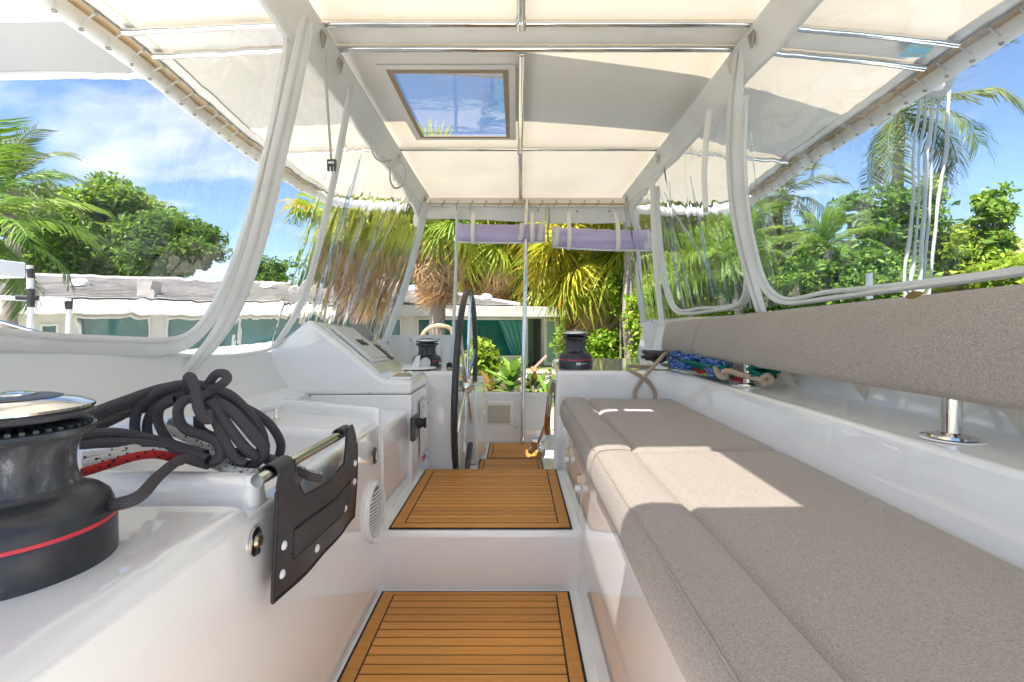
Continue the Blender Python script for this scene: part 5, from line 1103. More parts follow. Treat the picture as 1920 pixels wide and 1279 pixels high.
for (a, b), (s0, s1) in zip(spans, sorted([c for c in cuts if c != (door0, door1)], reverse=True)):
    z0, z1 = low.get((a, b), (zs, zt_))
    ob('sill_wall', hbox(MB(), s0, s1, -.20, -.002, GZ, z0), stucco, house); ob('head_wall', hbox(MB(), s0, s1, -.20, -.002, z1, EB + .02), stucco, house)
ob('head_wall', hbox(MB(), door0, door1, -.20, -.002, zt_, EB + .02), stucco, house)
ob('door_opening', hbox(MB(), door0, door1, -1.2, -1.1, GZ, zt_), curt, house)
dr = ob('open_door', hbox(hbox(hbox(hbox(MB(), hs_at(1042), hs_at(1037), .2, .26, GZ + .05, zt_ - .03), hs_at(1021), hs_at(1016), .2, .26, GZ + .05, zt_ - .03), hs_at(1037), hs_at(1021), .2, .26, zt_ - .13, zt_ - .03), hs_at(1037), hs_at(1021), .2, .26, GZ + .05, GZ + .2), whitep, house)
ob('pane', hbox(MB(), hs_at(1037), hs_at(1021), .22, .24, GZ + .2, zt_ - .13), curt, dr)
# loose plastic sheet hung over the big window
s0, s1 = sorted((hs_at(932), hs_at(978)))
ps_ = ob('plastic_sheet', MB().sheet(lambda u, v: HP(s0 + (s1 - s0) * (u * (1 - .55 * v)), .10 + .05 * math.sin(u * 26 + v * 3) * (.3 + v), zt_ - .1 - v * 1.6), 50, 16, .004), sheetm, house)
# hip roof in overlapping tile courses
ridge_o, ridge_z = -4.4, 1.86; se = hs_at(975, .3); hip = 4.2
nr = 15
for i in range(nr):
    t0, t1 = i / nr, (i + 1) / nr
    def edge(t): return .3 + t * (ridge_o - .3), ET + .03 + t * (ridge_z - ET), se + t * hip
    o0, z0, a0 = edge(t0); o1, z1, a1 = edge(t1)
    mb = MB(); h = .035
    mb.hexa([HP(a0, o0, z0 + .07), HP(HL, o0, z0 + .07), HP(HL, o1 - .04, z1), HP(a1, o1 - .04, z1)], [HP(a0, o0, z0 + .11), HP(HL, o0, z0 + .11), HP(HL, o1 - .12, z1 + .035), HP(a1, o1 - .12, z1 + .035)])
    ob('tile_course', mb, tile_m, house, smooth=0)
ob('hip_end', MB().prism([HP(se + .1, .28, ET), HP(se + .1, -9, ET), HP(se + hip, ridge_o, ridge_z)], HU * .02), tile_m, house)
ob('rear_slope', MB().hexa([HP(se, -9.2, ET), HP(HL, -9.2, ET), HP(HL, ridge_o, ridge_z), HP(se + hip, ridge_o, ridge_z)], [HP(se, -9.2, ET + .1), HP(HL, -9.2, ET + .1), HP(HL, ridge_o, ridge_z + .1), HP(se + hip, ridge_o, ridge_z + .1)]), tile_m, house)
ob('ridge_cap', MB().tube([HP(se + hip, ridge_o, ridge_z + .06), HP(HL, ridge_o, ridge_z + .06)], .13, 8), tile_m, house)
ob('hip_cap', MB().tube([HP(se, .3, ET + .1), HP(se + hip, ridge_o, ridge_z + .1)], .12, 8), tile_m, house)
def roof_at(px, t):
    o = .3 + t * (ridge_o - .3); s = hs_at(px, o); return HP(s, o, ET + .1 + t * (ridge_z - ET))
for px, t in ((778, .75), (798, .55), (912, .28), (716, .7), (702, .45), (155, .5), (505, .7)):
    c = roof_at(px, t); ob('roof_vent', MB().lathe([(.30, 0), (.30, .12), (.26, .2), (.16, .27), (0, .29)], c, (0, 0, 1), 16), whitep, house)
c = roof_at(283, .12); ob('chimney_box', MB().box(c + Vector((-.25, -.25, -.2)), c + Vector((.25, .25, .5))), tile_m, house)
ant = thing('roof_antenna', 'thin antenna mast above the far trees between the left posts', 'antenna', P(490, 520, 58))
ob('mast', MB().tube([P(490, 530, 58), P(490, 484, 58)], .05, 6), greyp, ant)
for px in (478, 486, 494, 501): ob('element', MB().tube([P(px, 482, 58), P(px, 489, 58)], .04, 6), greyp, ant)
ob('boom', MB().tube([P(475, 486, 58), P(504, 487, 58)], .04, 6), greyp, ant)
dish = thing('satellite_dish', 'grey mesh satellite dish on pole at the right end of the flat roof', 'satellite dish', P(1068, 570, 23))
ob('pole', MB().tube([P(1060, 605, 23.2), P(1072, 590, 23.2), P(1068, 565, 23.2)], .04, 8), lgreyp, dish)
ob('bowl', MB().lathe([(0, 0), (.15, .02), (.3, .09), (.36, .15), (.35, .155), (.29, .11), (0, .03)], P(1066, 566, 23.1), (.2, -1, .4), 24), lgreyp, dish)
tag(ob('red_chimney_pot', MB().lathe([(.10, 0), (.11, .3), (.08, .55), (.10, .95), (.06, 1.0), (0, 1.0)], P(1050, 577, 23.5), (0, 0, 1), 14), mat('red_plastic', (.6, .05, .04), .5)), 'red bottle shaped pot standing on the flat roof beside the dish', 'pot')

# ================================================================== plants
def leafmat(name, stops, trans=0.35, rnd='island', rough=0.45):
    m = bpy.data.materials.new(name); m.use_nodes = True; nt = m.node_tree; nt.nodes.clear()
    o = N(nt, 'ShaderNodeOutputMaterial'); p = N(nt, 'ShaderNodeBsdfPrincipled'); p.inputs['Roughness'].default_value = rough; p.inputs['Specular IOR Level'].default_value = .35
    t = N(nt, 'ShaderNodeBsdfTranslucent'); mx = N(nt, 'ShaderNodeMixShader'); mx.inputs[0].default_value = trans
    g = N(nt, 'ShaderNodeNewGeometry'); oi = N(nt, 'ShaderNodeObjectInfo')
    a = math_n(nt, 'MULTIPLY', g.outputs['Random Per Island'], v=.6); b = math_n(nt, 'MULTIPLY', oi.outputs['Random'], v=.4)
    f = math_n(nt, 'ADD', a, b)
    if rnd == 'object': f = math_n(nt, 'ADD', math_n(nt, 'MULTIPLY', g.outputs['Random Per Island'], v=.35), math_n(nt, 'MULTIPLY', oi.outputs['Random'], v=.65))
    c = ramp(nt, f, stops); L(nt, c, p.inputs['Base Color'])
    hs_ = N(nt, 'ShaderNodeHueSaturation'); hs_.inputs['Value'].default_value = 1.25; hs_.inputs['Hue'].default_value = .485; L(nt, c, hs_.inputs['Color']); L(nt, hs_.outputs[0], t.inputs[0])
    L(nt, p.outputs[0], mx.inputs[1]); L(nt, t.outputs[0], mx.inputs[2]); L(nt, mx.outputs[0], o.inputs[0]); MATS[name] = m; return m
fan_green = leafmat('fan_palm_green', [(0.0, (0.110, 0.213, 0.022)), (.4, (0.251, 0.361, 0.033)), (.7, (0.470, 0.491, 0.044)), (1.0, (0.720, 0.590, 0.066))], rnd='object')
fan_yellow = leafmat('fan_palm_yellow', [(0.0, (0.221, 0.308, 0.027)), (.45, (0.398, 0.419, 0.041)), (.8, (0.552, 0.444, 0.054)), (1.0, (0.464, 0.296, 0.045))], rnd='object')
dead_m = leafmat('dead_frond', [(0.0, (0.287, 0.172, 0.084)), (.5, (0.539, 0.345, 0.175)), (1.0, (0.720, 0.535, 0.289))], trans=.15, rnd='object', rough=.8)
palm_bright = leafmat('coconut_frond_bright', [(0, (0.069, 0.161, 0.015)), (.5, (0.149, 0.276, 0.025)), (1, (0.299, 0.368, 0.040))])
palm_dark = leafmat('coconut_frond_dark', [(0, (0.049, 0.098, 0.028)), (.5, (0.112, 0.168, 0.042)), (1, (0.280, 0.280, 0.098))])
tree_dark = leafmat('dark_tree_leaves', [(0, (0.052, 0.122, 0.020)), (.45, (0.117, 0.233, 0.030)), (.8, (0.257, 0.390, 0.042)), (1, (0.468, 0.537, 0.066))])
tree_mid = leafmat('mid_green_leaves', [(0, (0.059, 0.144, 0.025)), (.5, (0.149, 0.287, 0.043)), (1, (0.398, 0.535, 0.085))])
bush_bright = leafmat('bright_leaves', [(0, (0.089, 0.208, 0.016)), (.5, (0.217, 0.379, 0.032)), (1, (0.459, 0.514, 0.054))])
bush_lime = leafmat('lime_leaves', [(0, (0.128, 0.238, 0.018)), (.5, (0.230, 0.348, 0.027)), (1, (0.383, 0.425, 0.054))])
croton = leafmat('croton_leaves', [(0, (0.05, 0.11, 0.02)), (.55, (0.10, 0.17, 0.03)), (.8, (0.35, 0.14, 0.04)), (1, (0.45, 0.10, 0.05))])
drygrass = leafmat('dry_grass_blades', [(0, (0.30, 0.24, 0.09)), (1, (0.52, 0.42, 0.22))])
bark = mat('grey_bark', (0.20, 0.17, 0.14), 0.9); L(bark.node_tree, ramp(bark.node_tree, noise(bark.node_tree, 3, 8, .7, sc=(1, 1, .4)), [(0.35, (0.20, 0.16, 0.125)), (0.6, (0.33, 0.275, 0.225)), (0.75, (0.42, 0.37, 0.32))]), bsdf(bark).inputs['Base Color']); bump(bark, noise(bark.node_tree, 9, 6, .7, sc=(1, 1, 2.5)), .8, .04)

def arr_mesh(name, V, nper, m):
    """V: (k*nper,3) array, faces of nper consecutive vertices"""
    me = bpy.data.meshes.new(name); n = len(V); k = n // nper
    me.vertices.add(n); me.vertices.foreach_set('co', V.astype(np.float32).ravel())
    me.loops.add(n); me.loops.foreach_set('vertex_index', np.arange(n, dtype=np.int32))
    me.polygons.add(k); me.polygons.foreach_set('loop_start', np.arange(0, n, nper, dtype=np.int32)); me.polygons.foreach_set('loop_total', np.full(k, nper, np.int32))
    me.materials.append(m); me.update(calc_edges=True); me.validate(); return me
def fan_frond(name, m, seed, dead=False, L1=0.9, L2=1.0):
    q = np.random.RandomState(seed); mb = MB(); droop = 1.1 if dead else 1.0
    mb.tube([(0, 0, 0), (L1 * .5, 0, .02), (L1, 0, -.02)], [.022, .016, .012], 4)
    nb = 44; span = 95 if dead else 150
    for i in range(nb):
        a = R(-span + 2 * span * i / (nb - 1)) * (.55 if dead else 1) + q.uniform(-.05, .05)
        l = L2 * (1 - .25 * abs(i / (nb - 1) - .5) * 2) * q.uniform(.85, 1.1); wd = .024 * L2; c0 = Vector((L1, 0, -.02))
        u = Vector((math.cos(a), math.sin(a), 0)); t = Vector((-u.y, u.x, 0)); prev = None
        sagk = droop * q.uniform(.5, 1.5)
        st_ = [(0, .35), (.35, 1), (.7, .75), (1.0, .06)]
        o = len(mb.v)
        for s, wf_ in st_:
            p = c0 + u * (l * s * (1 - .12 * sagk * s * s)) + Vector((0, 0, -sagk * l * s ** 2.4 * .55 + .04 * math.sin(i * 1.9) * s + .1 * l * s))
            mb.v += [tuple(p - t * wd * wf_), tuple(p + t * wd * wf_ + Vector((0, 0, .012)))]
        for k in range(3): mb.f.append((o + 2 * k, o + 2 * k + 1, o + 2 * k + 3, o + 2 * k + 2))
    return mb.mesh(name, m, 0)
def pinnate(name, m, seed, length=2.6, nl=46, ll=.62, droop=.9, lw=.022):
    q = np.random.RandomState(seed); mb = MB(); 
    def rp(s): return Vector((length * s * (1 - .18 * droop * s * s), 0, length * (.16 * s - droop * .42 * s ** 2.2)))
    mb.tube([rp(s) for s in np.linspace(0, 1, 10)], [.028 * (1 - .85 * s) + .003 for s in np.linspace(0, 1, 10)], 5)
    for i in range(nl):
        s = .14 + .86 * i / (nl - 1); p = rp(s); tdir = (rp(min(1, s + .02)) - rp(s - .02)).normalized()
        for sd_ in (-1, 1):
            l = ll * (math.sin(math.pi * (.16 + .80 * (1 - s) ** .9)) ** .6) * q.uniform(.85, 1.1) + .04
            fw = .45 + .5 * s + q.uniform(-.08, .08)
            u = (Vector((0, sd_, 0)) * math.cos(fw) + tdir * math.sin(fw) + Vector((0, 0, q.uniform(.05, .3)))).normalized(); n_ = tdir
            o = len(mb.v)
            for k, (r_, wf_) in enumerate(((0, .5), (.4, 1), (.75, .7), (1, .05))):
                c = p + u * l * r_ + Vector((0, 0, -l * .55 * r_ ** 2 * q.uniform(.7, 1.2)))
                mb.v += [tuple(c - n_ * lw * wf_), tuple(c + n_ * lw * wf_)]
            for k in range(3): mb.f.append((o + 2 * k, o + 2 * k + 1, o + 2 * k + 3, o + 2 * k + 2))
    return mb.mesh(name, m, 0)
def put(me, parent, loc, yaw, pitch, sc=1.0, roll=0.0):
    o = bpy.data.objects.new(me.name, me); COL.objects.link(o); o.parent = parent; o.location = loc
    o.rotation_euler = (roll, -pitch, yaw); o.scale = (sc,) * 3; return o
FG = [fan_frond('frond', fan_green, s) for s in (1, 2, 3)]; FY = [fan_frond('frond', fan_yellow, s) for s in (4, 5, 6)]
FD = [fan_frond('dead_frond', dead_m, s, True) for s in (7, 8, 9)]
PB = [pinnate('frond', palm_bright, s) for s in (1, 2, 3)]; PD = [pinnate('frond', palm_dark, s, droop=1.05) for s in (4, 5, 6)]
def trunk(parent, p0, p1, r0, r1, m=bark, rings=True):
    n = 26; pts = [p0.lerp(p1, i / n) + Vector((.04 * math.sin(i * .5), .03 * math.cos(i * .4), 0)) for i in range(n + 1)]
    ob('trunk', MB().tube(pts, [r0 + (r1 - r0) * i / n + (r0 * .06 if i % 2 else 0) for i in range(n + 1)], 12), m, parent)
def fan_palm(label, px, D, ytop, r, sc, ngreen=26, ndead=30, green=FG, skirt=1.6, seed=0, base_px=None, lean=0, gold=.25):
    q = np.random.RandomState(100 + seed)
    c = P(px, ytop, D); b = Vector(((base_px or px) - CX, 0, 0)) * (D / F); base = Vector((b.x, D, GZ))
    t = thing('fan_palm', label, 'palm tree', base, 'fan palms with dead skirts'); trunk(t, base, c, r * 1.15, r * .95)
    rel = c - base
    for k in range(ngreen):
        g = k / ngreen; pitch = R(78 - 135 * g + q.uniform(-10, 10)); yaw = q.uniform(0, 6.283) if k > 3 else k * 1.6
        me = (FY if q.rand() < gold else green)[q.randint(3)]
        put(me, t, rel + Vector((0, 0, .25 - .35 * g)), yaw, pitch, sc * q.uniform(.85, 1.15), q.uniform(-.4, .4))
    for k in range(ndead):
        g = k / max(1, ndead - 1); pitch = R(-62 - 24 * g + q.uniform(-8, 8)); yaw = k * 2.4 + q.uniform(-.3, .3)
        put(FD[q.randint(3)], t, rel + Vector((0, 0, -.15 - skirt * g)), yaw, pitch, sc * q.uniform(.8, 1.05), q.uniform(-.5, .5))
    return t
fan_palm('fan palm with brown skirt and stout trunk seen through the flat far window', 822, 13.5, 385, .20, 1.15, 30, 60, skirt=.9, seed=1, gold=.3)
fan_palm('tall fan palm with brown skirt behind the creased left windscreen', 705, 15, 385, .2, 1.35, 30, 56, skirt=1.3, seed=2)
fan_palm('leftmost fan palm of olive fronds behind the pleated windscreen', 642, 17.5, 402, .2, 1.2, 28, 40, skirt=1.0, seed=8, gold=.5)
fan_palm('fan palm with long drooping green fronds left of the steel pole', 918, 31, 428, .35, 2.5, 54, 60, skirt=1.2, seed=3, gold=.35)
fan_palm('yellow green fan palm just right of the steel pole', 1010, 32, 492, .3, 2.5, 56, 36, green=FY, skirt=1.2, seed=4, gold=.7)
fan_palm('biggest fan palm with pale shaggy skirt above the sofa winch', 1118, 16, 468, .24, 1.6, 84, 120, skirt=1.9, seed=5, gold=.6, base_px=1128)
fan_palm('fan palm high behind the right rolled curtain', 1200, 19, 420, .2, 1.7, 40, 40, skirt=.9, seed=6)
fan_palm('fan palm between the two tallest ones behind the rolled curtain', 1065, 34, 425, .35, 2.6, 50, 40, skirt=1.0, seed=7, gold=.4)
tt = thing('palm_trunk', 'tall bare grey brown palm trunk standing right of the sofa winch', 'palm tree', Vector(((1184 - CX) * 13.0 / F, 13.0, GZ)), None)
trunk(tt, tt.location.copy(), P(1180, 300, 13.0), .215, .16)
for k in range(14): put(FG[k % 3], tt, P(1180, 300, 13.0) - tt.location, k * 2.3, R(60 - 8 * k), 1.2)
def feather_palm(label, px, D, ytop, r, sc, n, set_, pitch0=75, pitch1=-45, base_px=None, seed=0, cat='palm tree', name='feather_palm'):
    q = np.random.RandomState(200 + seed); c = P(px, ytop, D); base = Vector((((base_px if base_px is not None else px) - CX) * D / F, D, GZ))
    t = thing(name, label, cat, base); trunk(t, base, c, r * 1.2, r); rel = c - base
    for k in range(n):
        put(set_[q.randint(3)], t, rel + Vector((0, 0, .05)), k * 2.399 + q.uniform(-.2, .2), R(pitch0 + (pitch1 - pitch0) * k / n + q.uniform(-8, 8)), sc * q.uniform(.85, 1.1), q.uniform(-.3, .3))
    return t
feather_palm('bright green coconut palm at the left edge of the near left window', -60, 7.2, 425, .13, .68, 22, PB, 80, -60, base_px=-80, seed=1)
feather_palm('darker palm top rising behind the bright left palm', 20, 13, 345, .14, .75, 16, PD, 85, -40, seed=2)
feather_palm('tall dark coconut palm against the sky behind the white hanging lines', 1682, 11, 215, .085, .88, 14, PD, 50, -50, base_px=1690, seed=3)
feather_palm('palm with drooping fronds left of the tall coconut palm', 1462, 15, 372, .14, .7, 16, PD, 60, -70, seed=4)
feather_palm('bushy yellow green areca palm outside the middle right window', 1385, 8.5, 480, .07, .42, 24, PB, 88, -35, seed=5)
feather_palm('upright areca palm with striped fronds left of the leafy tree', 1552, 7.5, 470, .06, .30, 18, PB, 88, -10, seed=6)
feather_palm('short bushy areca palm low behind the right window post', 1300, 10, 520, .08, .45, 22, PB, 88, -25, seed=7)
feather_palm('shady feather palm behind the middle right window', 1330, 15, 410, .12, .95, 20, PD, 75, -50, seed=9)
feather_palm('low palm spreading by the bare trunk behind the sofa winch', 1150, 15.5, 668, .08, .5, 16, PB, 80, 0, seed=11)

def leaves(name, pts, size, m, seed=0, aspect=.45, up=.5, nfold=1):
    q = np.random.RandomState(seed); n = len(pts); pts = np.asarray(pts)
    nrm = q.normal(size=(n, 3)); nrm[:, 2] += up * 2; nrm /= np.linalg.norm(nrm, axis=1)[:, None]
    a = q.normal(size=(n, 3)); a -= nrm * (a * nrm).sum(1)[:, None]; a /= np.linalg.norm(a, axis=1)[:, None]; b = np.cross(nrm, a)
    s = (size * q.uniform(.6, 1.35, n))[:, None]; bend = -nrm * s * .12
    V = np.stack([pts - a * s * .5, pts - a * s * .05 + b * s * aspect * .5 - bend, pts + a * s * .5 + bend * 2, pts - a * s * .05 - b * s * aspect * .5 - bend], 1).reshape(-1, 3)
    return arr_mesh(name, V, 4, m)
def crown_points(c, rad, nclump, nleaf, cr, q, shell=.55, flat=.55, zmin=-1):
    out = []; cl = []
    for i in range(nclump):
        while True:
            p = q.uniform(-1, 1, 3); r = np.linalg.norm(p)
            if shell < r < 1 and p[2] > zmin: break
        cc = np.array(c) + p * np.array(rad); cl.append(cc); k = int(nleaf / nclump * q.uniform(.6, 1.4))
        d = q.normal(size=(k, 3)) * .5; d *= np.minimum(1, 1.1 / np.maximum(.2, np.linalg.norm(d, axis=1)))[:, None]
        out.append(cc + d * np.array([cr, cr, cr * flat]) * q.uniform(.7, 1.3))
    return np.concatenate(out), cl
def tree(name, label, cat, px, D, py, rx, rz, m, nclump=60, nleaf=9000, size=.3, cr=None, r=.25, seed=0, ry=None, shell=.5, up=.5, limbs=10, aspect=.5, group=None, zmin=-.7):
    q = np.random.RandomState(300 + seed); c = P(px, py, D); k = D / F; rad = (rx * k, (ry or rx) * k * .8, rz * k); base = Vector((c.x, D, GZ))
    t = thing(name, label, cat, base, group)
    pts, cl = crown_points(c, rad, nclump, nleaf, cr or min(rad) * .45, q, shell, zmin=zmin)
    me = leaves('crown', pts, size, m, seed, aspect, up); ob('crown', me, m, t)
    tb = MB(); top = c + Vector((0, 0, -rad[2] * .35)); tb.tube([base, base.lerp(top, .5) + Vector((r * .3, 0, 0)), top], [r * 1.2, r, r * .8], 9)
    for j in range(limbs):
        e = Vector(cl[j * len(cl) // limbs]); tb.tube([top + Vector((0, 0, -rad[2] * .2 * q.rand())), top.lerp(e, .5) + Vector((0, 0, -.1 * rad[2])), e], [r * .55, r * .35, r * .1], 6)
    ob('trunk', tb, bark, t); return t
BG = 'trees beyond the house'
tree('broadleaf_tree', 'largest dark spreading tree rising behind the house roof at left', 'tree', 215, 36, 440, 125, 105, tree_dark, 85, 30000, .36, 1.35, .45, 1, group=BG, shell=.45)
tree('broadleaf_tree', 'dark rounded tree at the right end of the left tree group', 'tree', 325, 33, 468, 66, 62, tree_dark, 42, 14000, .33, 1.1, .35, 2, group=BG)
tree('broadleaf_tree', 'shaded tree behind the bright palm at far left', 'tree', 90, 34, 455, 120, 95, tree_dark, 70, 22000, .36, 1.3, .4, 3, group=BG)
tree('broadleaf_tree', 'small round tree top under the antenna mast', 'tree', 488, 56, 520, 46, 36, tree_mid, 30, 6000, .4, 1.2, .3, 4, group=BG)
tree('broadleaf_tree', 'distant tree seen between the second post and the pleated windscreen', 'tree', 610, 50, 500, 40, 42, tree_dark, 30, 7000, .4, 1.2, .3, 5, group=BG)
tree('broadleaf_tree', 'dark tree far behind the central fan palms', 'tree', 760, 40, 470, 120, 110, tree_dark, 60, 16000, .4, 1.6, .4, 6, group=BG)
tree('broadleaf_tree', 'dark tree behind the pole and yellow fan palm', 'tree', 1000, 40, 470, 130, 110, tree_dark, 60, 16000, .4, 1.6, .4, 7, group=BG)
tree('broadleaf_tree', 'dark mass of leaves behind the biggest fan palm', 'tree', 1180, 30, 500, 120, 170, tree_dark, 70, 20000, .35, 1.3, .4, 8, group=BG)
tree('broadleaf_tree', 'dense green tree filling the middle right window', 'tree', 1340, 20, 520, 120, 115, tree_mid, 60, 15000, .24, .9, .3, 9)
tree('broadleaf_tree', 'yellow green tree filling the lower right window behind the post', 'tree', 1450, 15, 515, 62, 85, bush_bright, 50, 14000, .17, .6, .2, 10)
tree('leafy_tree', 'airy green leafy tree in front of the tall coconut palm', 'tree', 1640, 8.2, 455, 74, 108, tree_mid, 70, 6500, .10, .21, .09, 11, shell=.3, up=.2)
tree('leafy_tree', 'thin dark sapling top directly behind the white hanging lines', 'tree', 1735, 9, 420, 34, 90, tree_dark, 40, 3600, .10, .22, .05, 12, shell=.2)
tree('leafy_tree', 'upright leafy sapling alone against the sky at far right', 'tree', 1862, 8.5, 430, 34, 82, tree_mid, 44, 2600, .10, .16, .05, 13, shell=.2)
tree('leafy_tree', 'low bush of light green leaves right of the hanging lines', 'shrub', 1800, 9, 490, 72, 62, bush_bright, 60, 6500, .10, .28, .07, 14, shell=.3)
tree('leafy_tree', 'dense low shrub under the leafy tree outside the right window', 'shrub', 1590, 7.5, 530, 110, 60, tree_mid, 80, 11000, .09, .26, .06, 15, shell=.3)
tree('leafy_tree', 'low shrub at far right in front of the thatched roof', 'shrub', 1900, 8, 515, 60, 30, bush_bright, 40, 3600, .09, .22, .05, 16, shell=.2)
tree('leafy_tree', 'lime leaved vine hanging beside the bare palm trunk', 'shrub', 1163, 13.6, 552, 15, 48, bush_lime, 22, 600, .2, .22, .03, 17, shell=.2, limbs=5)
tree('leafy_tree', 'glossy bright green shrub in front of the teal window by the wheel', 'shrub', 903, 10.0, 676, 32, 40, bush_lime, 36, 1300, .15, .22, .03, 18, shell=.2, limbs=6)
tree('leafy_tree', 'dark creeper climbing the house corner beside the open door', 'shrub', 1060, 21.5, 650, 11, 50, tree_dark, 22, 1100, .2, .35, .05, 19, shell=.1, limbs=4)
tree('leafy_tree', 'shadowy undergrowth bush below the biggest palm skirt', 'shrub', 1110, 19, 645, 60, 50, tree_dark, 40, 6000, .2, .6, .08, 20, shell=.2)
tree('leafy_tree', 'sunlit shrub between sofa winch and bare trunk', 'shrub', 1150, 14.5, 655, 46, 34, bush_bright, 40, 3600, .15, .35, .05, 21, shell=.2)
tree('leafy_tree', 'bright shrub right of the bare trunk', 'shrub', 1232, 12.5, 600, 40, 100, bush_bright, 50, 6000, .15, .4, .06, 22, shell=.2)
tree('leafy_tree', 'green bushes behind the roof hip end', 'shrub', 920, 36, 545, 60, 26, bush_bright, 40, 5000, .3, .8, .1, 23, shell=.2)
tree('leafy_tree', 'sunny shrub row left behind the middle right window', 'shrub', 1290, 11, 565, 60, 45, bush_bright, 40, 5000, .14, .35, .05, 24, shell=.2)
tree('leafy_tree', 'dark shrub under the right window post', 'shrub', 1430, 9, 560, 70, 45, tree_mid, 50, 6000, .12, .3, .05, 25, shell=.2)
# ground cover
q = np.random.RandomState(55)
gc = np.stack([q.uniform(1.2, 6.5, 9000), q.uniform(10.5, 17.5, 9000), GZ + .05 + q.rand(9000) * .38], 1)
tag(ob('ground_cover', leaves('ground_cover', gc, .16, bush_lime, 3, .6, .8), bush_lime), 'bright lime ground cover behind the sofa winch', kind='stuff')
gb_ = []
for i in range(900):
    x, y = q.normal(-1.1, .55), q.normal(12.2, .5); h = q.uniform(.35, .8); a = q.uniform(0, 6.28); b = q.uniform(.1, .45)
    u = np.array([math.cos(a), math.sin(a), 0]); t = np.array([-u[1], u[0], 0]) * .012; p = np.array([x, y, GZ])
    gb_ += [p - t, p + t, p + u * b + [0, 0, h], p + u * b * .98 + [0, 0, h - .002]]
tag(ob('dry_grass', arr_mesh('dry_grass', np.array(gb_), 4, drygrass), drygrass), 'dry ornamental grass clump by the plastic sheet', kind='stuff')
def croton_plant(label, px, py, D, h, m, n=26, sz=.3, seed=0):
    q = np.random.RandomState(500 + seed); c = P(px, py, D); base = Vector((c.x, D, GZ)); t = thing('leafy_plant', label, 'plant', base)
    ob('stem', MB().tube([base, c], .02, 6), bark, t)
    lf = MB(); st_ = [(0, .1), (.3, .9), (.6, 1), (.85, .55), (1, .03)]; o = 0
    for i, (s, wf_) in enumerate(st_):
        z = .10 * s - .28 * s * s; lf.v += [(s * sz, -wf_ * sz * .17, z * sz + .012), (s * sz, 0, z * sz), (s * sz, wf_ * sz * .17, z * sz + .012)]
    for i in range(4):
        for k in range(2): lf.f.append((3 * i + k, 3 * i + k + 1, 3 * i + k + 4, 3 * i + k + 3))
    me = lf.mesh('leaf', m, 60)
    for k in range(n):
        g = k / n; put(me, t, c - base + Vector((q.uniform(-.05, .05), q.uniform(-.05, .05), -h * g)), k * 2.399, R(65 - 75 * g + q.uniform(-12, 12)), q.uniform(.8, 1.2))
croton_plant('big leaved dark green plant standing over the gate left of the pole', 958, 705, 6.2, .35, tree_mid, 30, .34, 1)
croton_plant('red tinged croton plant at the left end of the gate', 922, 728, 6.4, .25, croton, 16, .28, 2)
croton_plant('croton plant behind the gate right of the pole', 1000, 722, 6.0, .25, croton, 22, .26, 3)
croton_plant('green plant between gate and sofa head', 1022, 735, 5.6, .2, tree_mid, 14, .24, 4)
# thatched hut at far right
thatch = mat('thatch', (0.38, 0.26, 0.16), .95); bump(thatch, noise(thatch.node_tree, 8, 6, .7, sc=(1, 1, .25)), .9, .06)
hut = thing('thatched_hut', 'thatched tiki hut roof at far right behind the shrubs', 'hut', P(1850, 600, 12))
hc_ = P(1856, 436, 13.0)
lay = MB()
for i in range(7):
    t0 = i / 7; t1 = (i + 1) / 7 + .03; lay.lathe([(.15 + 2.1 * t1, -1.5 * t1 - .04), (.1 + 2.1 * t1, -1.5 * t1 + .05), (.1 + 2.1 * t0, -1.5 * t0 + .06), (.05 + 2.1 * t0, -1.5 * t0)], hc_, (0, 0, 1), 26)
ob('roof', lay, thatch, hut, smooth=0)
for a in (45, 135, 225, 315): ob('post', MB().tube([hc_ + Vector((1.7 * math.cos(R(a)), 1.7 * math.sin(R(a)), -1.4)), Vector((hc_.x + 1.7 * math.cos(R(a)), hc_.y + 1.7 * math.sin(R(a)), GZ))], .08, 8), bark, hut)
# far greenery behind everything
for i, (px, D, py, rx, rz) in enumerate(((-300, 60, 520, 220, 60), (1520, 45, 540, 160, 80), (1750, 55, 545, 180, 50), (2050, 50, 520, 180, 70))):
    tree('broadleaf_tree', ['far green tree beyond the left edge of the house', 'distant green tree low behind the areca palm', 'distant low tree behind the hanging lines', 'distant tree beyond the thatched hut'][i], 'tree', px, D, py, rx, rz, tree_mid, 50, 9000, .45, 1.8, .4, 40 + i, group=BG)
# garden furniture
wood = mat('weathered_teak', (0.30, 0.22, 0.17), .7); wood2 = mat('red_brown_wood', (0.40, 0.15, 0.06), .5)
tb = thing('garden_table', 'low weathered wood table on the patio beyond the gate', 'table', P(958, 735, 12.5))
c = P(960, 695, 12.5); 
for k in range(7): ob('slat', MB().box(c + Vector((-.62, -.3 + k * .09, -.02)), c + Vector((.30, -.3 + k * .09 + .075, .02))), wood, tb, bevel=.004)
for x in (-.56, .24):
    for y in (-.25, .28): ob('leg', MB().box(c + Vector((x - .025, y - .025, GZ - c.z)), c + Vector((x + .025, y + .025, -.021))), wood, tb)
ch = thing('deck_lounger', 'wooden slatted deck lounger with raised back on the patio', 'lounger', P(1005, 735, 13))
c = P(1000, 702, 13)
for k in range(9):
    a = c + Vector((-.12 + k * .055, -.3, .02 + k * .055)); ob('back_slat', MB().hexa([a, a + Vector((.045, 0, .045)), a + Vector((.045, .6, .045)), a + Vector((0, .6, 0))], [a + Vector((-.012, 0, .012)), a + Vector((.033, 0, .057)), a + Vector((.033, .6, .057)), a + Vector((-.012, .6, .012))]), wood, ch)
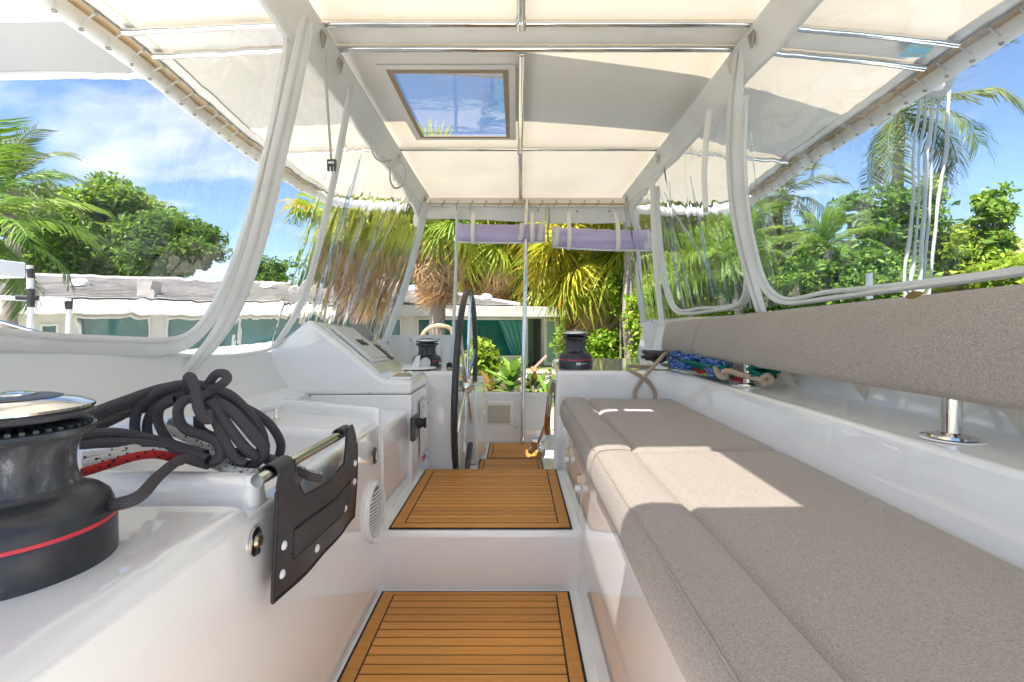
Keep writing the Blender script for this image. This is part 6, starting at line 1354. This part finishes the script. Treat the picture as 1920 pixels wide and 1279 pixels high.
for k in range(9): ob('seat_slat', MB().box(c + Vector((-.10 + k * .075, -.3, -.02)), c + Vector((-.04 + k * .075, .3, .005))), wood, ch)
for x in (-.05, .5):
    for y in (-.26, .26): ob('leg', MB().box(c + Vector((x - .025, y - .025, GZ - c.z)), c + Vector((x + .025, y + .025, -.022))), wood, ch)
fc2 = thing('folding_chair', 'red brown folding chair leaning beside the sofa head', 'chair', P(1020, 740, 8.5))
a0, a1 = P(998, 692, 8.5), P(1022, 728, 8.3)
for y in (0, .42): ob('arm', MB().tube([a0 + Vector((0, y, 0)), a1 + Vector((0, y, 0)), a1 + Vector((.25, y, -.35)), a1 + Vector((.2, y, GZ - a1.z))], .028, 8, flat=(1, .6)), wood2, fc2)
for k in range(5): ob('slat', MB().box(a1 + Vector((-.25 + k * .09, 0, -.12)), a1 + Vector((-.18 + k * .09, .42, -.10))), wood2, fc2)
c2 = thing('round_chair', 'rattan hoop chair behind the flat far window', 'chair', P(815, 660, 11.5))
ob('hoop', MB().tube(spline([P(790, 632, 11.5), P(800, 618, 11.4), P(815, 611, 11.4), P(832, 611, 11.4), P(846, 618, 11.5), P(850, 640, 11.5)], 6), .045, 8), tanc, c2)
for px in (792, 848): ob('leg', MB().tube([P(px, 636, 11.5), Vector(((px - CX) * 11.5 / F, 11.5, GZ))], .04, 8), tanc, c2)
ob('seat', MB().lathe([(0, 0), (.45, 0), (.47, .05), (.44, .1), (0, .1)], Vector(((820 - CX) * 11.6 / F, 11.8, GZ + .45)), (0, 0, 1), 24), tanc, c2)

# far-off wood closing the garden's horizon
q = np.random.RandomState(77); n = 26000
an = q.uniform(-1.45, 1.5, n); rr_ = q.uniform(75, 100, n); hh = (3.2 + 2.2 * np.sin(an * 9) * np.sin(an * 23 + 1) + 1.2 * np.sin(an * 61)) * q.rand(n) ** .6
fw_ = np.stack([rr_ * np.sin(an), rr_ * np.cos(an), GZ + np.maximum(.2, hh)], 1)
tag(ob('treeline', leaves('treeline', fw_, 1.5, tree_mid, 8, .7, .6), tree_mid), 'far off low wood along the horizon', kind='stuff')
